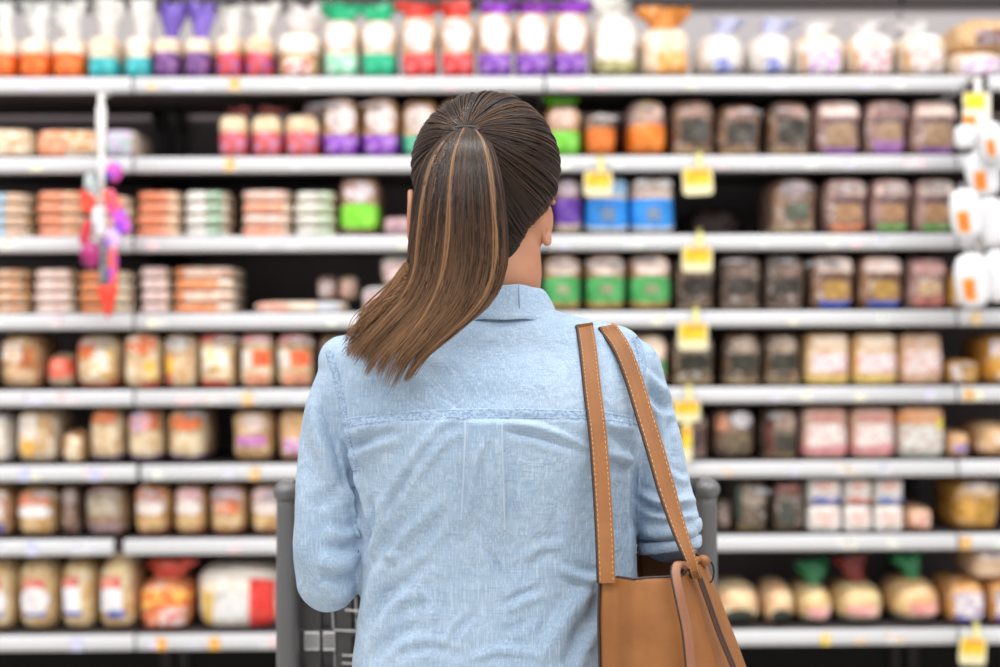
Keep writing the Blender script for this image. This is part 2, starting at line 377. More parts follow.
W_ = 'f4ece6'
TAN = ('dfb98c', 'c08a55'); CRM = ('f0dcc0', 'd8b48c'); PAL = ('f3e3d0', 'e0c09c'); DRK = ('5a3c28', '8a6446'); MID = ('a9764a', 'd8aa78')
BRN = ('6b4a36', '9c765a'); MAU = ('8a6660', 'b08a80'); YEL = ('dba64c', 'b97c28'); WHT = ('f2ece8', 'dccfc4')
def row0():
    for a, b_ in ((-14, 13), (17, 47), (50, 82)):
        pack(0, a, b_, 36, 'cream bread bag with orange lower band', 'loaf', PAL, [('b', .0, .62, 'f2641e', 'f58a3c')], ('f6f6f4', 42, 1.5, 0, .1))
    for a, b_ in ((85, 116), (123, 150)):
        pack(0, a, b_, 34, 'cream bread bag with turquoise lower band', 'loaf', PAL, [('b', .0, .50, '2cb0b8', '58c6c8')], ('f4f1ee', 42, 1.1))
    for a, b_, l in ((152, 178, .15), (183, 209, .2)):
        pack(0, a, b_, 35, 'cream bread bag with plum purple band', 'loaf', CRM, [('b', .0, .62, '6a3a86', '9a6a9c')], ('8a6ad8' if a > 160 else '7a5ac8', 40, 1.1, l, .0, .7))
    for a, b_ in ((214, 241), (243, 272)):
        pack(0, a, b_, 33, 'cream bread bag with red and mauve stripes', 'loaf', CRM, [('b', .0, .58, 'e0503c', 'a05aa0')], ('f3efec', 36, 1.3))
    pack(0, 276, 319, 30, 'wide bread bag with white and red label', 'loaf', TAN, [('b', .55, .92, 'f6efe8', 'f0ddc8'), ('p', .2, .8, .06, .42, 'f4e6e0', 'd8483a')], ('f4eeee', 34, 1.2))
    pack(0, 322, 358, 18, 'bread bag with pale green lower band', 'loaf', CRM, [('b', 0, .42, '8edbb4', 'd8f0e0'), ('o', .12, .88, .48, .95, 'f2eaea', 'e0bcbc')], ('12c088', 22, 1.4, -.1, 0, .85))
    pack(0, 360, 396, 18, 'bread bag with emerald green lower band', 'loaf', CRM, [('b', 0, .42, '14b482', '46c69c'), ('o', .12, .88, .48, .95, 'f2eaea', 'e0bcbc')], ('12c088', 22, 1.5, .1, 0, .85))
    for a, b_ in ((400, 437), (440, 475)):
        pack(0, a, b_, 14, 'bread bag with bright red lower band', 'loaf', TAN, [('b', 0, .40, 'e03030', 'f08080'), ('o', .12, .88, .42, .92, 'efe8e6', 'b4a8ac')], ('f0483c', 20, 1.0, 0, 0, .85))
    for a, b_ in ((477, 513), (515, 551), (553, 589)):
        pack(0, a, b_, 10, 'bread bag with violet lower band', 'loaf', TAN, [('b', 0, .38, '7a30b0', 'b48ad4'), ('o', .12, .88, .40, .92, 'f2eaea', 'd8c0c4')], ('9a3ad0', 16, 1.2, 0, 0, .85))
    pack(0, 592, 640, 14, 'lumpy bun bag with olive base', 'soft', WHT, [('b', 0, .30, 'a8a468', 'd8d0a0')], ('f0eee8', 26, 1.3, -.1), name='bun_bag', cat='buns')
    pack(0, 641, 693, 25, 'wide white and orange bun bag', 'soft', PAL, [('p', .3, 1, .08, .5, 'eda047', 'f4c88c')], ('e89030', 24, .9, .1, 0, .8), name='bun_bag', cat='buns')
    for a, b_ in ((700, 748), (752, 797)):
        pack(0, a, b_, 29, 'round white bun bag with blue mark', 'bun', WHT, [('o', .25, .75, .1, .42, '6a78d0', 'e8e8f4')], ('c8ccee', 18, .7, .2), name='bun_bag', cat='buns')
    for a, b_, c in ((798, 848, 'c890dc'), (850, 899, 'e08a98'), (902, 951, 'c8a898')):
        d = {'c890dc': 'white topped loaf bag with lilac label', 'e08a98': 'white topped loaf bag with pink label', 'c8a898': 'white topped loaf bag with beige label'}[c]
        pack(0, a, b_, 31, d, 'soft', ('f4f0ec', 'e6c8a4'), [('p', .2, .85, .08, .66, 'e6dcdc', c), ('p', .0, .13, .05, .6, 'd8a468', 'c08848')], ('f2eeee', 16, .7, -.15 if a > 840 else .2))
    pack(0, 954, 1008, 50, 'flat bread pack with lilac label', 'soft', PAL, [('p', .1, .9, .1, .7, 'e8dce8', 'd0a0c8')], name='bun_bag', cat='buns')
    z = at(980, 50, 3.428).z
    pack(0, 960, 1020, 17, 'tan bread bag lying on another pack', 'soft', ('e8c48c', 'd0944c'), [('p', .25, .95, .12, .6, 'a09098', '8a5a48')], base=z, name='bun_bag', cat='buns')
def row1():
    pack(1, -20, 29, 127, 'flat cream bun tray', 'flat', CRM, [('p', 0.1, .9, .2, .9, 'f4e0c8', 'e0a070')], name='bun_tray', cat='buns')
    pack(1, 33, 98, 128, 'flat orange bun tray', 'flat', PAL, [('p', .02, .48, .08, .95, 'f0946a', 'f6b898'), ('p', .5, .95, .3, .9, 'd89858', 'f0dcc0')], name='bun_tray', cat='buns')
    pack(1, 101, 134, 128, 'flat lilac bun tray', 'flat', PAL, [('p', .1, .95, .08, .95, 'cdb6d8', 'a8d0b8')], name='bun_tray', cat='buns')
    for a, b_ in ((217, 247), (250, 281), (283, 319)):
        pack(1, a, b_, 113, 'cream topped bread bag with red lower half', 'loaf', ('e6cda8', 'd8b48c'), [('b', 0, .58, 'd8554a', 'c88ab0')], ('d07068', 12, 1.2, .2) if a < 280 else ('e8d0d8', 14, .9, .6))
    for a, b_ in ((321, 359), (361, 399)):
        pack(1, a, b_, 96, 'bread bag with bright purple band', 'loaf', MID, [('b', .02, .38, '8a3cc0', 'c090dc'), ('o', .15, .9, .40, .86, 'e8dcd8', 'b89898'), ('o', .3, .8, .84, .97, 'f0b0a0', 'f6d8cc')])
    pack(1, 401, 438, 97, 'bread bag with teal green band', 'loaf', MID, [('b', .02, .38, '3aa886', '70c0a0'), ('o', .15, .9, .40, .86, 'e0d0c8', 'b89898')])
    pack(1, 440, 476, 97, 'bread bag half behind dark brown hair', 'loaf', TAN, [('b', .02, .38, 'e08040', 'f0a060')])
    pack(1, 545, 582, 104, 'bread bag with lime green band and plume', 'loaf', MID, [('b', .02, .5, '6cc82c', '90d868'), ('o', .15, .85, .55, .9, 'd8b8a8', 'b08878')], ('78dc28', 13, 1.5, 0, 0, .9))
    pack(1, 584, 618, 110, 'small rounded bread bag with orange base', 'soft', BRN, [('b', .02, .62, 'e07020', 'e88840'), ('o', .3, .75, .7, .97, 'b8aca8', '988a86')])
    pack(1, 627, 669, 97, 'large rounded bread bag with orange base', 'soft', MAU, [('b', .02, .55, 'ee7c1c', 'f29444'), ('o', .2, .85, .6, .97, 'd0a8a0', 'c8b070')])
    for a, b_, yt in ((672, 716, 98), (718, 763, 103), (769, 813, 100)):
        pack(1, a, b_, yt, 'dark brown loaf with black window label', 'loaf', BRN, [('p', .2, .88, .26, .64, '2c2a26', '584c40'), ('o', .2, .8, .66, .92, 'a88478', '8a6a60'), ('b', 0, .14, 'c8ac86', 'b89c74')])
    for a, b_, t in ((815, 863, 'f2dcd4'), (866, 909, 'b88c88'), (911, 960, 'f0d8cc')):
        pack(1, a, b_, 98, 'mauve brown loaf with narrow purple band', 'loaf', MAU, [('p', .15, .9, .0, .16 if a != 866 else .3, '9a60b0', 'b07ac8'), ('p', .1, .95, .68, .92, t, 'e0b8ac'), ('p', .25, .85, .2, .58, 'a88a6c', '90705c'), ('p', .2, .9, .56, .64, '584048', '6c545c')])
def row2():
    flats(2, -30, 29, 192, 4, 'light blue and tan roll pack', CRM, [(.0, .6, 'bcd8ec', '9cc4e0'), (.62, .95, 'e0b898', 'e8d0c0')])
    flats(2, 33, 83, 190, 4, 'salmon orange roll pack', PAL, [(.02, .6, 'f0906c', 'f4b090'), (.62, .96, 'e8ab84', 'f0ccb0')])
    flats(2, 84, 131, 195, 4, 'pale orange roll pack', PAL, [(.1, .9, 'f0b090', 'f0d8c8')])
    flats(2, 134, 181, 190, 4, 'bright orange roll pack', PAL, [(.02, .72, 'ee8a62', 'f2a684'), (.74, .97, 'f0c09c', 'f4dcc8')])
    flats(2, 182, 229, 190, 4, 'white and green roll pack', PAL, [(.02, .5, 'eeeae4', 'dcdcd4'), (.52, .9, '8cb494', 'c8d8c8')])
    flats(2, 238, 291, 189, 4, 'salmon and white roll pack', PAL, [(.02, .85, 'f0a080', 'f4c0aa')], alt=[(.02, .9, 'f4c4b4', 'f0e4dc')])
    flats(2, 292, 336, 190, 4, 'cream and grey green roll pack', PAL, [(.02, .55, 'e8e4da', 'd8dcd0'), (.58, .95, 'b0c4a4', 'dce0d0')])
    pack(2, 338, 379, 174, 'bread bag with lime green lower band', 'loaf', ('a07858', 'c0987c'), [('b', .14, .52, '7cd82c', '98e050'), ('o', .15, .85, .54, .9, 'ddd0d4', 'b88a84')])
    pack(2, 382, 412, 216, 'small mauve bun pack', 'flat', MAU, [('p', .1, .9, .1, .9, 'b08a94', 'c8a8ac')], name='bun_pack', cat='buns')
    pack(2, 554, 583, 176, 'bread bag with dark violet band', 'loaf', MAU, [('b', .2, .62, '5a2a98', '7a54ac'), ('b', .03, .2, 'd8c4b0', 'c8b098'), ('o', .15, .85, .66, .92, 'd8c4cc', 'a08ab0')])
    pack(2, 586, 629, 176, 'bread bag with sky blue band below yellow card', 'slab', ('c8b0a4', 'b09488'), [('b', .16, .62, '1c86e0', '2c94e8'), ('p', .35, .66, .26, .48, '6a8ab4', '8a94a4'), ('b', .1, .16, 'd8e8f4', 'c0dcf0'), ('b', .7, .96, '8ab8e0', 'b4cce0')])
    pack(2, 631, 675, 176, 'bread bag with sky blue band right of card', 'slab', ('c8b0a4', 'b09488'), [('b', .16, .62, '1c86e0', '2c94e8'), ('p', .35, .66, .26, .48, '6a8ab4', '8a94a4'), ('b', .1, .16, 'd8e8f4', 'c0dcf0'), ('o', .1, .5, .8, .97, 'f0ece8', 'c8c0bc'), ('o', .55, .95, .8, .97, 'e8e6e4', 'c8c0bc')])
    pack(2, 688, 742, 208, 'dark low bun pack at the back', 'flat', ('3a2420', '54342c'), [('p', .1, .6, .1, .8, '5a2c28', '402020')], front=3.66, depth=.15, name='bun_pack', cat='buns')
    pack(2, 771, 819, 177, 'dark loaf with cream base and grey top', 'loaf', BRN, [('b', 0, .15, 'cdb894', 'bca480'), ('o', .2, .8, .62, .95, 'c0acac', 'a09094'), ('p', .3, .8, .28, .55, '56604e', '403c34')])
    for a, b_, c in ((824, 869, 'e08858'), (871, 912, '6cab50'), (914, 958, '64a24c')):
        d = 'mauve loaf with orange base band' if a == 824 else 'mauve loaf with leaf green base band'
        pack(2, a, b_, 177, d, 'loaf', MAU, [('p', .12, .92, .0, .2, c, '9cbc7c' if a > 830 else 'e8a078'), ('p', .12, .95, .68, .95, 'ead0c8' if a < 900 else 'f2e4d8', 'd8aca4'), ('p', .25, .85, .24, .52, 'b08860', '8c6450'), ('p', .2, .9, .54, .62, '5c4044', '74545c')])
def row3():
    flats(3, -30, 28, 268, 4, 'brown and cream roll pack', TAN, [(.3, .9, 'd89868', 'f0dcc8')])
    flats(3, 31, 73, 268, 4, 'cream and pink roll pack', PAL, [(.05, .9, 'f2dcd4', 'e4b8ac')])
    flats(3, 75, 131, 270, 4, 'deep orange roll pack', PAL, [(.02, .7, 'e8884c', 'f0b48c'), (.72, .97, 'ecd8b4', 'f4e8d0')])
    flats(3, 138, 169, 266, 4, 'pinkish white roll pack', PAL, [(.05, .95, 'f2dcd8', 'e8bcb4')])
    flats(3, 170, 236, 266, 4, 'vivid orange and cream roll pack', PAL, [(.02, .72, 'f09058', 'f4b488'), (.74, .96, 'f6e8dc', 'f0c8a0')], alt=[(.02, .2, 'f09058', 'f4b488'), (.22, .96, 'f8dccc', 'f4b898')])
    flats(3, 250, 345, 301, 1, 'single flat cream and salmon pack', PAL, [(.02, .4, 'f0a890', 'f4d0c0'), (.7, .98, 'ccd0dc', 'e4e4e8')])
    z = at(330, 300, 3.43).z+.003
    pack(3, 316, 337, 275, 'small white bun pack with pink mark', 'soft', MAU, [('p', .1, .9, .1, .7, 'e8dcdc', 'c89a98')], base=z, name='bun_pack', cat='buns', front=3.5, depth=.1)
    pack(3, 338, 357, 276, 'small peach bun pack', 'soft', CRM, [('p', .1, .9, .1, .8, 'f0c8b4', 'c89a98')], base=z, name='bun_pack', cat='buns', front=3.5, depth=.1)
    pack(3, 360, 398, 286, 'pale pink bun pack behind ponytail', 'soft', WHT, [('p', .1, .9, .1, .8, 'f0d0d4', 'd8b0b4')], name='bun_pack', cat='buns')
    z2 = at(380, 286, 3.428).z
    pack(3, 379, 415, 254, 'pink bun pack stacked beside ponytail', 'soft', WHT, [('p', .1, .9, .1, .7, 'eed0d0', 'c8a4a0')], base=z2+.002, name='bun_pack', cat='buns')
    for a, b_ in ((543, 582), (585, 627), (629, 673)):
        pack(3, a, b_, 252, 'bread bag with meadow green band', 'loaf', ('a87c58', 'c09468'), [('b', .17, .58, '3ca050', '5cb06c'), ('p', .35, .68, .3, .48, '7a9a68', 'a09478'), ('b', .03, .17, 'c8a868', 'b8944c'), ('o', .1, .92, .6, .93, 'f0dcd0', 'e0c0b4')])
    for a, b_ in ((676, 716), (720, 763), (766, 807)):
        pack(3, a, b_, 253, 'dark rye loaf with cream base strip', 'loaf', ('4c382c', '7a6250'), [('p', .15, .9, .32, .55, '28221c', '4c4038'), ('b', 0, .1, 'd0bca8', 'bca890'), ('o', .15, .85, .58, .9, '8c7468', '6c584c')])
    for a, b_ in ((811, 856), (860, 905)):
        pack(3, a, b_, 254, 'brown loaf with royal blue base', 'loaf', ('8a6248', 'a87c58'), [('p', .15, .9, .0, .2, '3c54b4', '5c74cc'), ('p', .1, .95, .68, .93, 'f4e0d8', 'e8c4b8'), ('p', .28, .82, .2, .52, 'b8924c', '987038'), ('p', .2, .9, .53, .62, '5c3c34', '74544c')])
    pack(3, 908, 949, 256, 'mauve loaf with dusty red base', 'loaf', MAU, [('p', .1, .95, .04, .28, 'b06058', 'c88a7c'), ('p', .1, .9, .68, .92, 'd8a8a4', 'c89490'), ('p', .25, .8, .3, .52, 'd0b08c', 'b09070')])
    pack(3, 951, 973, 268, 'amber bun bag', 'soft', YEL, [('p', .2, .8, .1, .4, 'ded2dc', 'c8a048')], name='bun_bag', cat='buns', depth=.2)
def row4():
    pack(4, -4, 39, 333, 'tan loaf with white and brown print', 'soft', TAN, [('p', .05, .6, .5, .85, 'ece0d4', 'd8a068'), ('p', .5, .9, .4, .75, 'b06030', 'd08040')])
    pack(4, 43, 71, 353, 'coral red bun pack slumped at gap', 'bun', ('d8c0a0', 'b08a60'), [('b', .35, .9, 'e86048', 'f08a70')], name='bun_pack', cat='buns')
    T = ('ecd6b0', 'd0a068')
    pack(4, 72, 118, 333, 'tan loaf with yellow and orange label', 'soft', T, [('p', .1, .5, .55, .85, 'e08040', 'e86048'), ('p', .4, .9, .28, .7, 'f2ece8', 'f0c040'), ('b', .0, .12, 'd85844', 'e08a60')])
    pack(4, 121, 160, 332, 'tan loaf with round orange top label', 'loaf', T, [('o', .1, .9, .6, .98, 'e8702c', 'f4d8c4'), ('p', .6, .95, .2, .5, 'f0c440', 'f0d8a0'), ('p', .5, 1, .0, .14, 'd04838', 'e0705c')])
    pack(4, 162, 196, 333, 'tan loaf with small yellow patch', 'loaf', T, [('p', .0, .35, .3, .6, 'f0c440', 'e8904c'), ('o', .15, .7, .65, .95, 'f4eee8', 'e8d0bc'), ('p', .0, .3, .1, .3, 'd84c38', 'e0806c')])
    pack(4, 197, 235, 332, 'tan loaf with yellow swirl and red base', 'loaf', T, [('p', .1, .9, .4, .72, 'f4f0ec', 'f4c83c'), ('p', .1, .8, .04, .18, 'c83c2c', 'd86450'), ('p', .0, .8, .82, .98, 'e89898', 'd85c50')])
    for a, b_ in ((238, 273), (275, 313)):
        pack(4, a, b_, 332, 'tan loaf with orange red label', 'loaf', T, [('p', .4, .95, .42, .66, 'f06030', 'f48a5c'), ('p', .05, .4, .4, .68, 'f0e8e0', 'd8c8b8'), ('p', .2, .9, .06, .28, 'e8a078', 'd88878'), ('p', .1, .95, .8, .98, 'f0c8c8', 'e89898')])
    pack(4, 318, 352, 332, 'dark brown loaf behind left shoulder', 'loaf', ('54402c', '8a6c4c'), [('p', .2, .8, .3, .7, '6c543c', '8a7050')])
    pack(4, 632, 669, 334, 'bread bag with green patch behind shoulder', 'loaf', CRM, [('p', .5, .95, .25, .5, '4ca060', '80b880'), ('o', .3, .95, .55, .9, 'f2dcc8', 'e8c0a8')])
    for a, b_ in ((672, 716), (724, 763), (765, 803)):
        pack(4, a, b_, 332, 'dark seeded loaf with beige base', 'loaf', ('54402e', '86684c'), [('p', .15, .9, .32, .58, '2a241c', '40402c'), ('b', 0, .16, 'd0b894', 'c0a47c'), ('o', .2, .8, .6, .9, 'b09c8c', '8a7464')])
    for a, b_ in ((806, 851), (854, 899)):
        pack(4, a, b_, 332, 'pale yellow loaf with white label', 'slab', ('ecc890', 'e4b070'), [('p', .12, .9, .28, .62, 'ece0e0', 'dcb8bc'), ('b', .04, .2, 'e8cc78', 'e0bc60'), ('p', .15, .9, .7, .92, 'f2dcc8', 'ecd0b0')])
    pack(4, 901, 944, 332, 'pinkish loaf with white label', 'slab', ('e2bc9c', 'd8a888'), [('p', .12, .95, .26, .66, 'e8dcda', 'dca8a0'), ('b', .02, .12, 'd8b090', 'c89c74')])
    pack(4, 949, 984, 360, 'low golden bun bag', 'soft', YEL, [('p', .05, .35, .2, .8, 'dcd4dc', 'e0c8b0')], name='bun_bag', cat='buns')
    pack(4, 986, 1024, 334, 'tall golden bun bag', 'soft', ('e8a838', 'c88420'), [('p', .1, .5, .55, .9, 'd8cce0', 'e0b868'), ('p', .3, .9, .1, .3, 'f0d8b8', 'e8b868')], name='bun_bag', cat='buns')
def row5():
    pack(5, -30, 9, 412, 'white wrapped loaf cut by the left edge', 'soft', WHT, [('p', .3, .9, .1, .9, 'f2eee8', 'e0c8a8')])
    pack(5, 12, 56, 408, 'loaf in white and yellow wrapper', 'soft', ('e8dcc8', 'd0a468'), [('p', .1, .55, .45, .9, 'ece8e8', 'e8c8a0'), ('p', .2, .5, .15, .5, 'e8a83c', 'f0c870')])
    pack(5, 59, 83, 432, 'small tan bun pack', 'soft', TAN, [('p', .4, .9, .1, .8, 'f4e8d0', 'e0c090')], name='bun_pack', cat='buns')
    for a, b_, d in ((86, 122, 0), (124, 162, 1), (164, 206, 2)):
        desc = ['cream loaf with orange cap label', 'cream loaf with pink and orange cap', 'cream loaf with wide orange oval'][d]
        z = [[('p', .15, .85, .7, .97, 'e2763c', 'e89a6c')], [('o', .1, .7, .55, .95, 'f0a8a8', 'a0a8cc'), ('p', .65, .95, .6, .95, 'c8642c', 'd8804c')], [('o', .12, .92, .58, .88, 'e8743c', 'ec8c54')]][d]
        pack(5, a, b_, 407, desc, 'soft', ('e8d4b0', 'c8a070'), z+[('b', .0, .13, '5a4880', '8c7ca0')])
    pack(5, 229, 273, 408, 'tan loaf with orchid pink label', 'soft', ('dcb888', 'c09058'), [('p', .15, .85, .34, .5, 'c070b8', 'd898c8'), ('o', .3, .8, .55, .9, 'e8d0c8', 'd8b8a0')], ('e0dce4', 6, 1.1))
    pack(5, 276, 312, 408, 'tan loaf with violet label near sleeve', 'soft', ('dcb080', 'c89060'), [('p', .2, .9, .2, .45, 'c878b4', 'f0e0ec'), ('p', .6, .9, .65, .85, 'd8a850', 'e0bc80')])
    pack(5, 700-18, 709, 412, 'dark brown loaf behind yellow card', 'loaf', ('5c3c30', '7c544c'), [('p', .3, .8, .3, .6, '3c2420', '5c4848'), ('b', 0, .12, 'dcd0c8', 'c0b0a0')])
    pack(5, 712, 758, 408, 'brown loaf with silvery wrapper top', 'soft', ('5a4434', '8c6c54'), [('o', .0, .35, .55, .9, 'd89474', 'b07058'), ('o', .4, .9, .62, .95, 'd4d0d4', 'a09ca0'), ('p', .3, .85, .15, .5, '7a6c50', '4c4034')])
    pack(5, 764, 800, 408, 'dark loaf with maroon side', 'loaf', ('5c4c3e', '84705c'), [('p', .0, .25, .1, .8, '5a2420', '78403c'), ('p', .3, .95, .2, .5, '403c30', '2c281e'), ('b', 0, .12, 'cbb48c', 'bca680'), ('p', .3, .8, .6, .9, 'a88c7c', 'c0a494')])
    for a, b_ in ((803, 849), (852, 896)):
        pack(5, a, b_, 406, 'pink and white loaf wrapper', 'slab', ('e2b8a4', 'd8a890'), [('p', .12, .92, .28, .66, 'e8e0da', 'd8b4b4'), ('b', .14, .28, 'd88890', 'e0a0a4'), ('p', .2, .8, .7, .84, 'd89088', 'e0a8a0')])
    pack(5, 899, 946, 405, 'loaf wrapper with orange top and grey label', 'slab', ('dccfc0', 'ccc0b0'), [('b', .66, .94, 'e8b088', 'e89c58'), ('p', .08, .95, .2, .62, 'dcdcd4', 'c0a8a4'), ('b', .0, .16, 'b8bcb0', 'c8ccc0'), ('p', .78, .96, .55, .75, 'e0c83c', 'e8d868')])
    pack(5, 949, 972, 432, 'small tan bun pack with lilac label', 'soft', ('e2b484', 'd09c68'), [('p', .2, .85, .3, .55, '9c84c0', 'c0a8cc')], name='bun_pack', cat='buns')
    pack(5, 979, 1020, 422, 'round tan bun pack cut by frame', 'bun', ('e8bc8c', 'd09c64'), [('p', .4, .9, .4, .7, 'f0e0d0', 'e0c0a0')], name='bun_pack', cat='buns')
def row6():
    pack(6, -30, 9, 484, 'tan loaf with white label at left edge', 'soft', TAN, [('p', .5, .95, .4, .85, 'ece4e0', 'd87850'), ('p', .5, .9, .0, .3, '5c5898', '8c88b8')])
    pack(6, 13, 55, 486, 'golden loaf with salmon and white label', 'soft', ('e2bc84', 'c8944c'), [('p', .08, .85, .62, .84, 'e8845c', 'f0a888'), ('o', .05, .98, .4, .64, 'f2ecec', 'e0d4cc')])
    pack(6, 58, 78, 484, 'dim narrow loaf', 'soft', ('6c4c3c', '8c6a54'), [('o', .2, .9, .6, .9, 'a89890', '84706c')])
    pack(6, 81, 125, 484, 'grey brown loaf with orange top', 'soft', ('a88864', '8a6a4c'), [('p', .1, .7, .82, .97, 'c0643c', 'a05030'), ('p', .1, .9, .45, .8, 'bcb0a0', '988668'), ('p', .1, .95, .05, .3, 'a88888', '8c7480')])
    for a, b_, c in ((131, 169, 'e8885c'), (171, 205, 'e8b4b8'), (207, 246, 'e07840'), (248, 284, 'f0c8c8')):
        desc = {'e8885c': 'tan bun bag with salmon label', 'e8b4b8': 'tan bun bag with pink hood', 'e07840': 'tan bun bag with orange strip under pink hood', 'f0c8c8': 'tan bun bag with pale pink hood'}[c]
        pack(6, a, b_, 484, desc, 'soft', ('e0bc80', 'c8925c'), [('p', .1, .9, .68, .95, c if c != 'e07840' else 'e8b4bc', 'f0d0d0'), ('o', .08, .95, .44, .68, c if c == 'e07840' else 'ece0dc', 'e0ccc0'), ('b', 0, .1, 'b06058', 'c88474')], name='bun_bag', cat='buns')
    pack(6, 716, 733, 500, 'narrow dark pack beside cart post', 'soft', ('4c3a30', '6c584c'), [('o', .2, .8, .3, .6, '8c7870', '6c5c54')], name='bun_pack', cat='buns')
    pack(6, 735, 770, 480, 'dark loaf with olive base and grey top', 'loaf', ('4a3c30', '74604e'), [('o', .2, .85, .5, .85, 'a49488', '847468'), ('b', 0, .14, '9a8c60', '84764c'), ('p', .0, .2, .3, .9, '40584a', '3c4c3c')])
    pack(6, 773, 806, 480, 'dark loaf with reddish top', 'loaf', ('4c3c32', '7a6454'), [('p', .1, .8, .75, .95, '8c4c44', '705048'), ('p', .2, .6, .2, .6, '38443c', '504c44'), ('b', 0, .1, '8c7c5c', '746444')])
    for a, b_, c in ((808, 843, '3c58c8'), (845, 873, 'd86858'), (875, 905, '4470c8')):
        z1 = at((a+b_)/2, 505, 3.428).z
        for q, (zb, yt) in enumerate(((None, 505), (z1, 478))):
            hue = 'royal blue' if c == '3c58c8' else 'coral red' if c == 'd86858' else 'bright blue'
            pack(6, a, b_, yt, 'white muffin box with %s stripe, %s' % (hue, 'upper of pair' if q else 'lower of pair'), 'slab', ('f0ece8', 'e6dfda'),
                 [('p', .15, .95, .05, .3, c, 'f0dcd8') if q else ('p', .2, .8, .35, .75, 'f0c0b4', 'f0e0dc'), ('p', .25, .8, .55, .8, 'e8a498', 'f4e8e4')], base=zb, name='muffin_box', cat='box')
    pack(6, 907, 936, 508, 'small peach bun pack', 'soft', ('e0b08c', 'd09c78'), [('p', .2, .8, .3, .7, 'e0a090', 'f0d0c0')], name='bun_pack', cat='buns')
    pack(6, 956, 1004, 479, 'golden bun bag with cream top', 'soft', ('d8a040', 'c08828'), [('o', .08, .9, .68, .95, 'f8dcc0', 'f0c8a0'), ('p', .4, .8, .3, .6, 'a07820', 'c09040')], name='bun_bag', cat='buns')
def row7():
    for a, b_, d in ((-28, 12, 'bun sack cut by the left edge'), (14, 55, 'bun sack with round white label'), (57, 93, 'bun sack with red topped white label'), (95, 134, 'bun sack with red and blue label')):
        L = [('o', .1, .9, .28, .62, 'eeeaea', 'd8d0d4'), ('p', .2, .75, .58, .72, 'd06458', 'e09080'), ('p', .25, .8, .24, .31, '4c60b8', '7c8ccc')]
        if a == 57: L = [('p', .1, .65, .3, .62, 'f0eef0', 'dcdce4'), ('p', .1, .6, .62, .76, 'cc5850', 'e09080'), ('p', .15, .7, .25, .31, '3c50b0', '6478c4')]
        if a == 95: L = [('p', .1, .7, .3, .6, 'f0eef0', 'dcdce4'), ('p', .05, .65, .6, .76, 'd8605c', 'e8a088'), ('p', .3, .78, .22, .32, '3c50b0', '6478c4')]
        pack(7, a, b_, 560, d, 'soft', ('e8cf9e', 'd0a76c'), L, ('e4e0ec' if a < 50 else 'f0e8dc', 10, 1.3, -.2, .2), name='bun_sack', cat='buns', depth=.26)
    pack(7, 136, 189, 582, 'round orange bun bag with red label', 'soft', ('f0a060', 'e07848'), [('b', .5, .85, 'f07838', 'f8c860'), ('p', .45, .98, .1, .5, 'f8e0dc', 'e87068'), ('p', .05, .4, .02, .3, 'd85030', 'f0b090')], ('f06050', 22, 1.0, .1, 0, .9), name='bun_bag', cat='buns')
    pack(7, 192, 282, 566, 'big white bread bag with scarlet end', 'soft', ('f4ece4', 'eee0d0'), [('p', .64, 1.0, .04, .8, 'e03028', 'e84840'), ('p', .0, .25, .35, .75, 'f0d8b0', 'f8ece0'), ('p', .08, .2, .1, .62, 'd8b030', 'e8a848'), ('p', .27, .6, .2, .6, 'dcdcdc', 'f0ecea')], depth=.24)
    for a, b_ in ((716, 764), (766, 798)):
        pack(7, a, b_, 586, 'round roll bag with black oval window', 'dome', ('f0d8a8', 'e8b080'), [('o', .15, .85, .02, .46, '2a3028', '3c443c')], name='roll_bag', cat='rolls', depth=.2)
    pack(7, 800, 837, 588, 'pale bread bag with pink and grey label', 'dome', ('f0d8a0', 'e0b878'), [('p', .2, .9, .24, .5, 'f0a0a4', 'f4c4bc'), ('b', .04, .2, '8c948c', 'a8aca4')], ('2c8a58', 26, .8, 0, 0, .75), name='roll_bag', cat='rolls')
    pack(7, 840, 889, 586, 'long pale bread bag with pink label', 'dome', ('f0d8a0', 'e4bc84'), [('p', .15, .8, .28, .52, 'f4a8a8', 'f4c4bc'), ('b', .04, .22, '8c948c', 'a8aca4')], ('8c2c2c', 28, .6, -.3, 0, .7), name='roll_bag', cat='rolls')
    pack(7, 896, 946, 582, 'bulging bread bag with salmon label', 'dome', ('f0cc90', 'e0a468'), [('p', .3, .95, .25, .52, 'f09890', 'f4bcb4'), ('b', .03, .22, '7c847c', '9ca098')], ('1c8a54', 28, .6, -.3, 0, .8), name='roll_bag', cat='rolls')
    for a, b_ in ((950, 989), (991, 1030)):
        pack(7, a, b_, 582, 'orange tan loaf with white and blue label', 'soft', ('e2a860', 'c8884c'), [('p', .12, .92, .22, .75, 'ece4e8', 'b09cb8'), ('p', .12, .92, .1, .22, '4450b0', '5c68c0')], name='roll_bag', cat='rolls', depth=.2)
    z = at(990, 582, 3.428).z
    pack(7, 974, 1016, 548, 'cream loaf stacked on labelled loaves', 'soft', ('ecccac', 'd8ac80'), [('o', .1, .9, .6, .95, 'f8ece4', 'f0d8c8')], base=z+.002, name='roll_bag', cat='rolls', depth=.2)
for fn in (row0, row1, row2, row3, row4, row5, row6, row7): fn()
ORD = ['first', 'second', 'third', 'fourth', 'fifth', 'sixth', 'seventh', 'eighth']
LV = [', top shelf', ', second shelf down', ', third shelf down', ', fourth shelf down', ', fifth shelf down', ', sixth shelf down', ', seventh shelf down', ', bottom shelf']
from collections import defaultdict
gp = defaultdict(list)
for it in ITEMS: gp[(it['row'], it['desc'])].append(it)
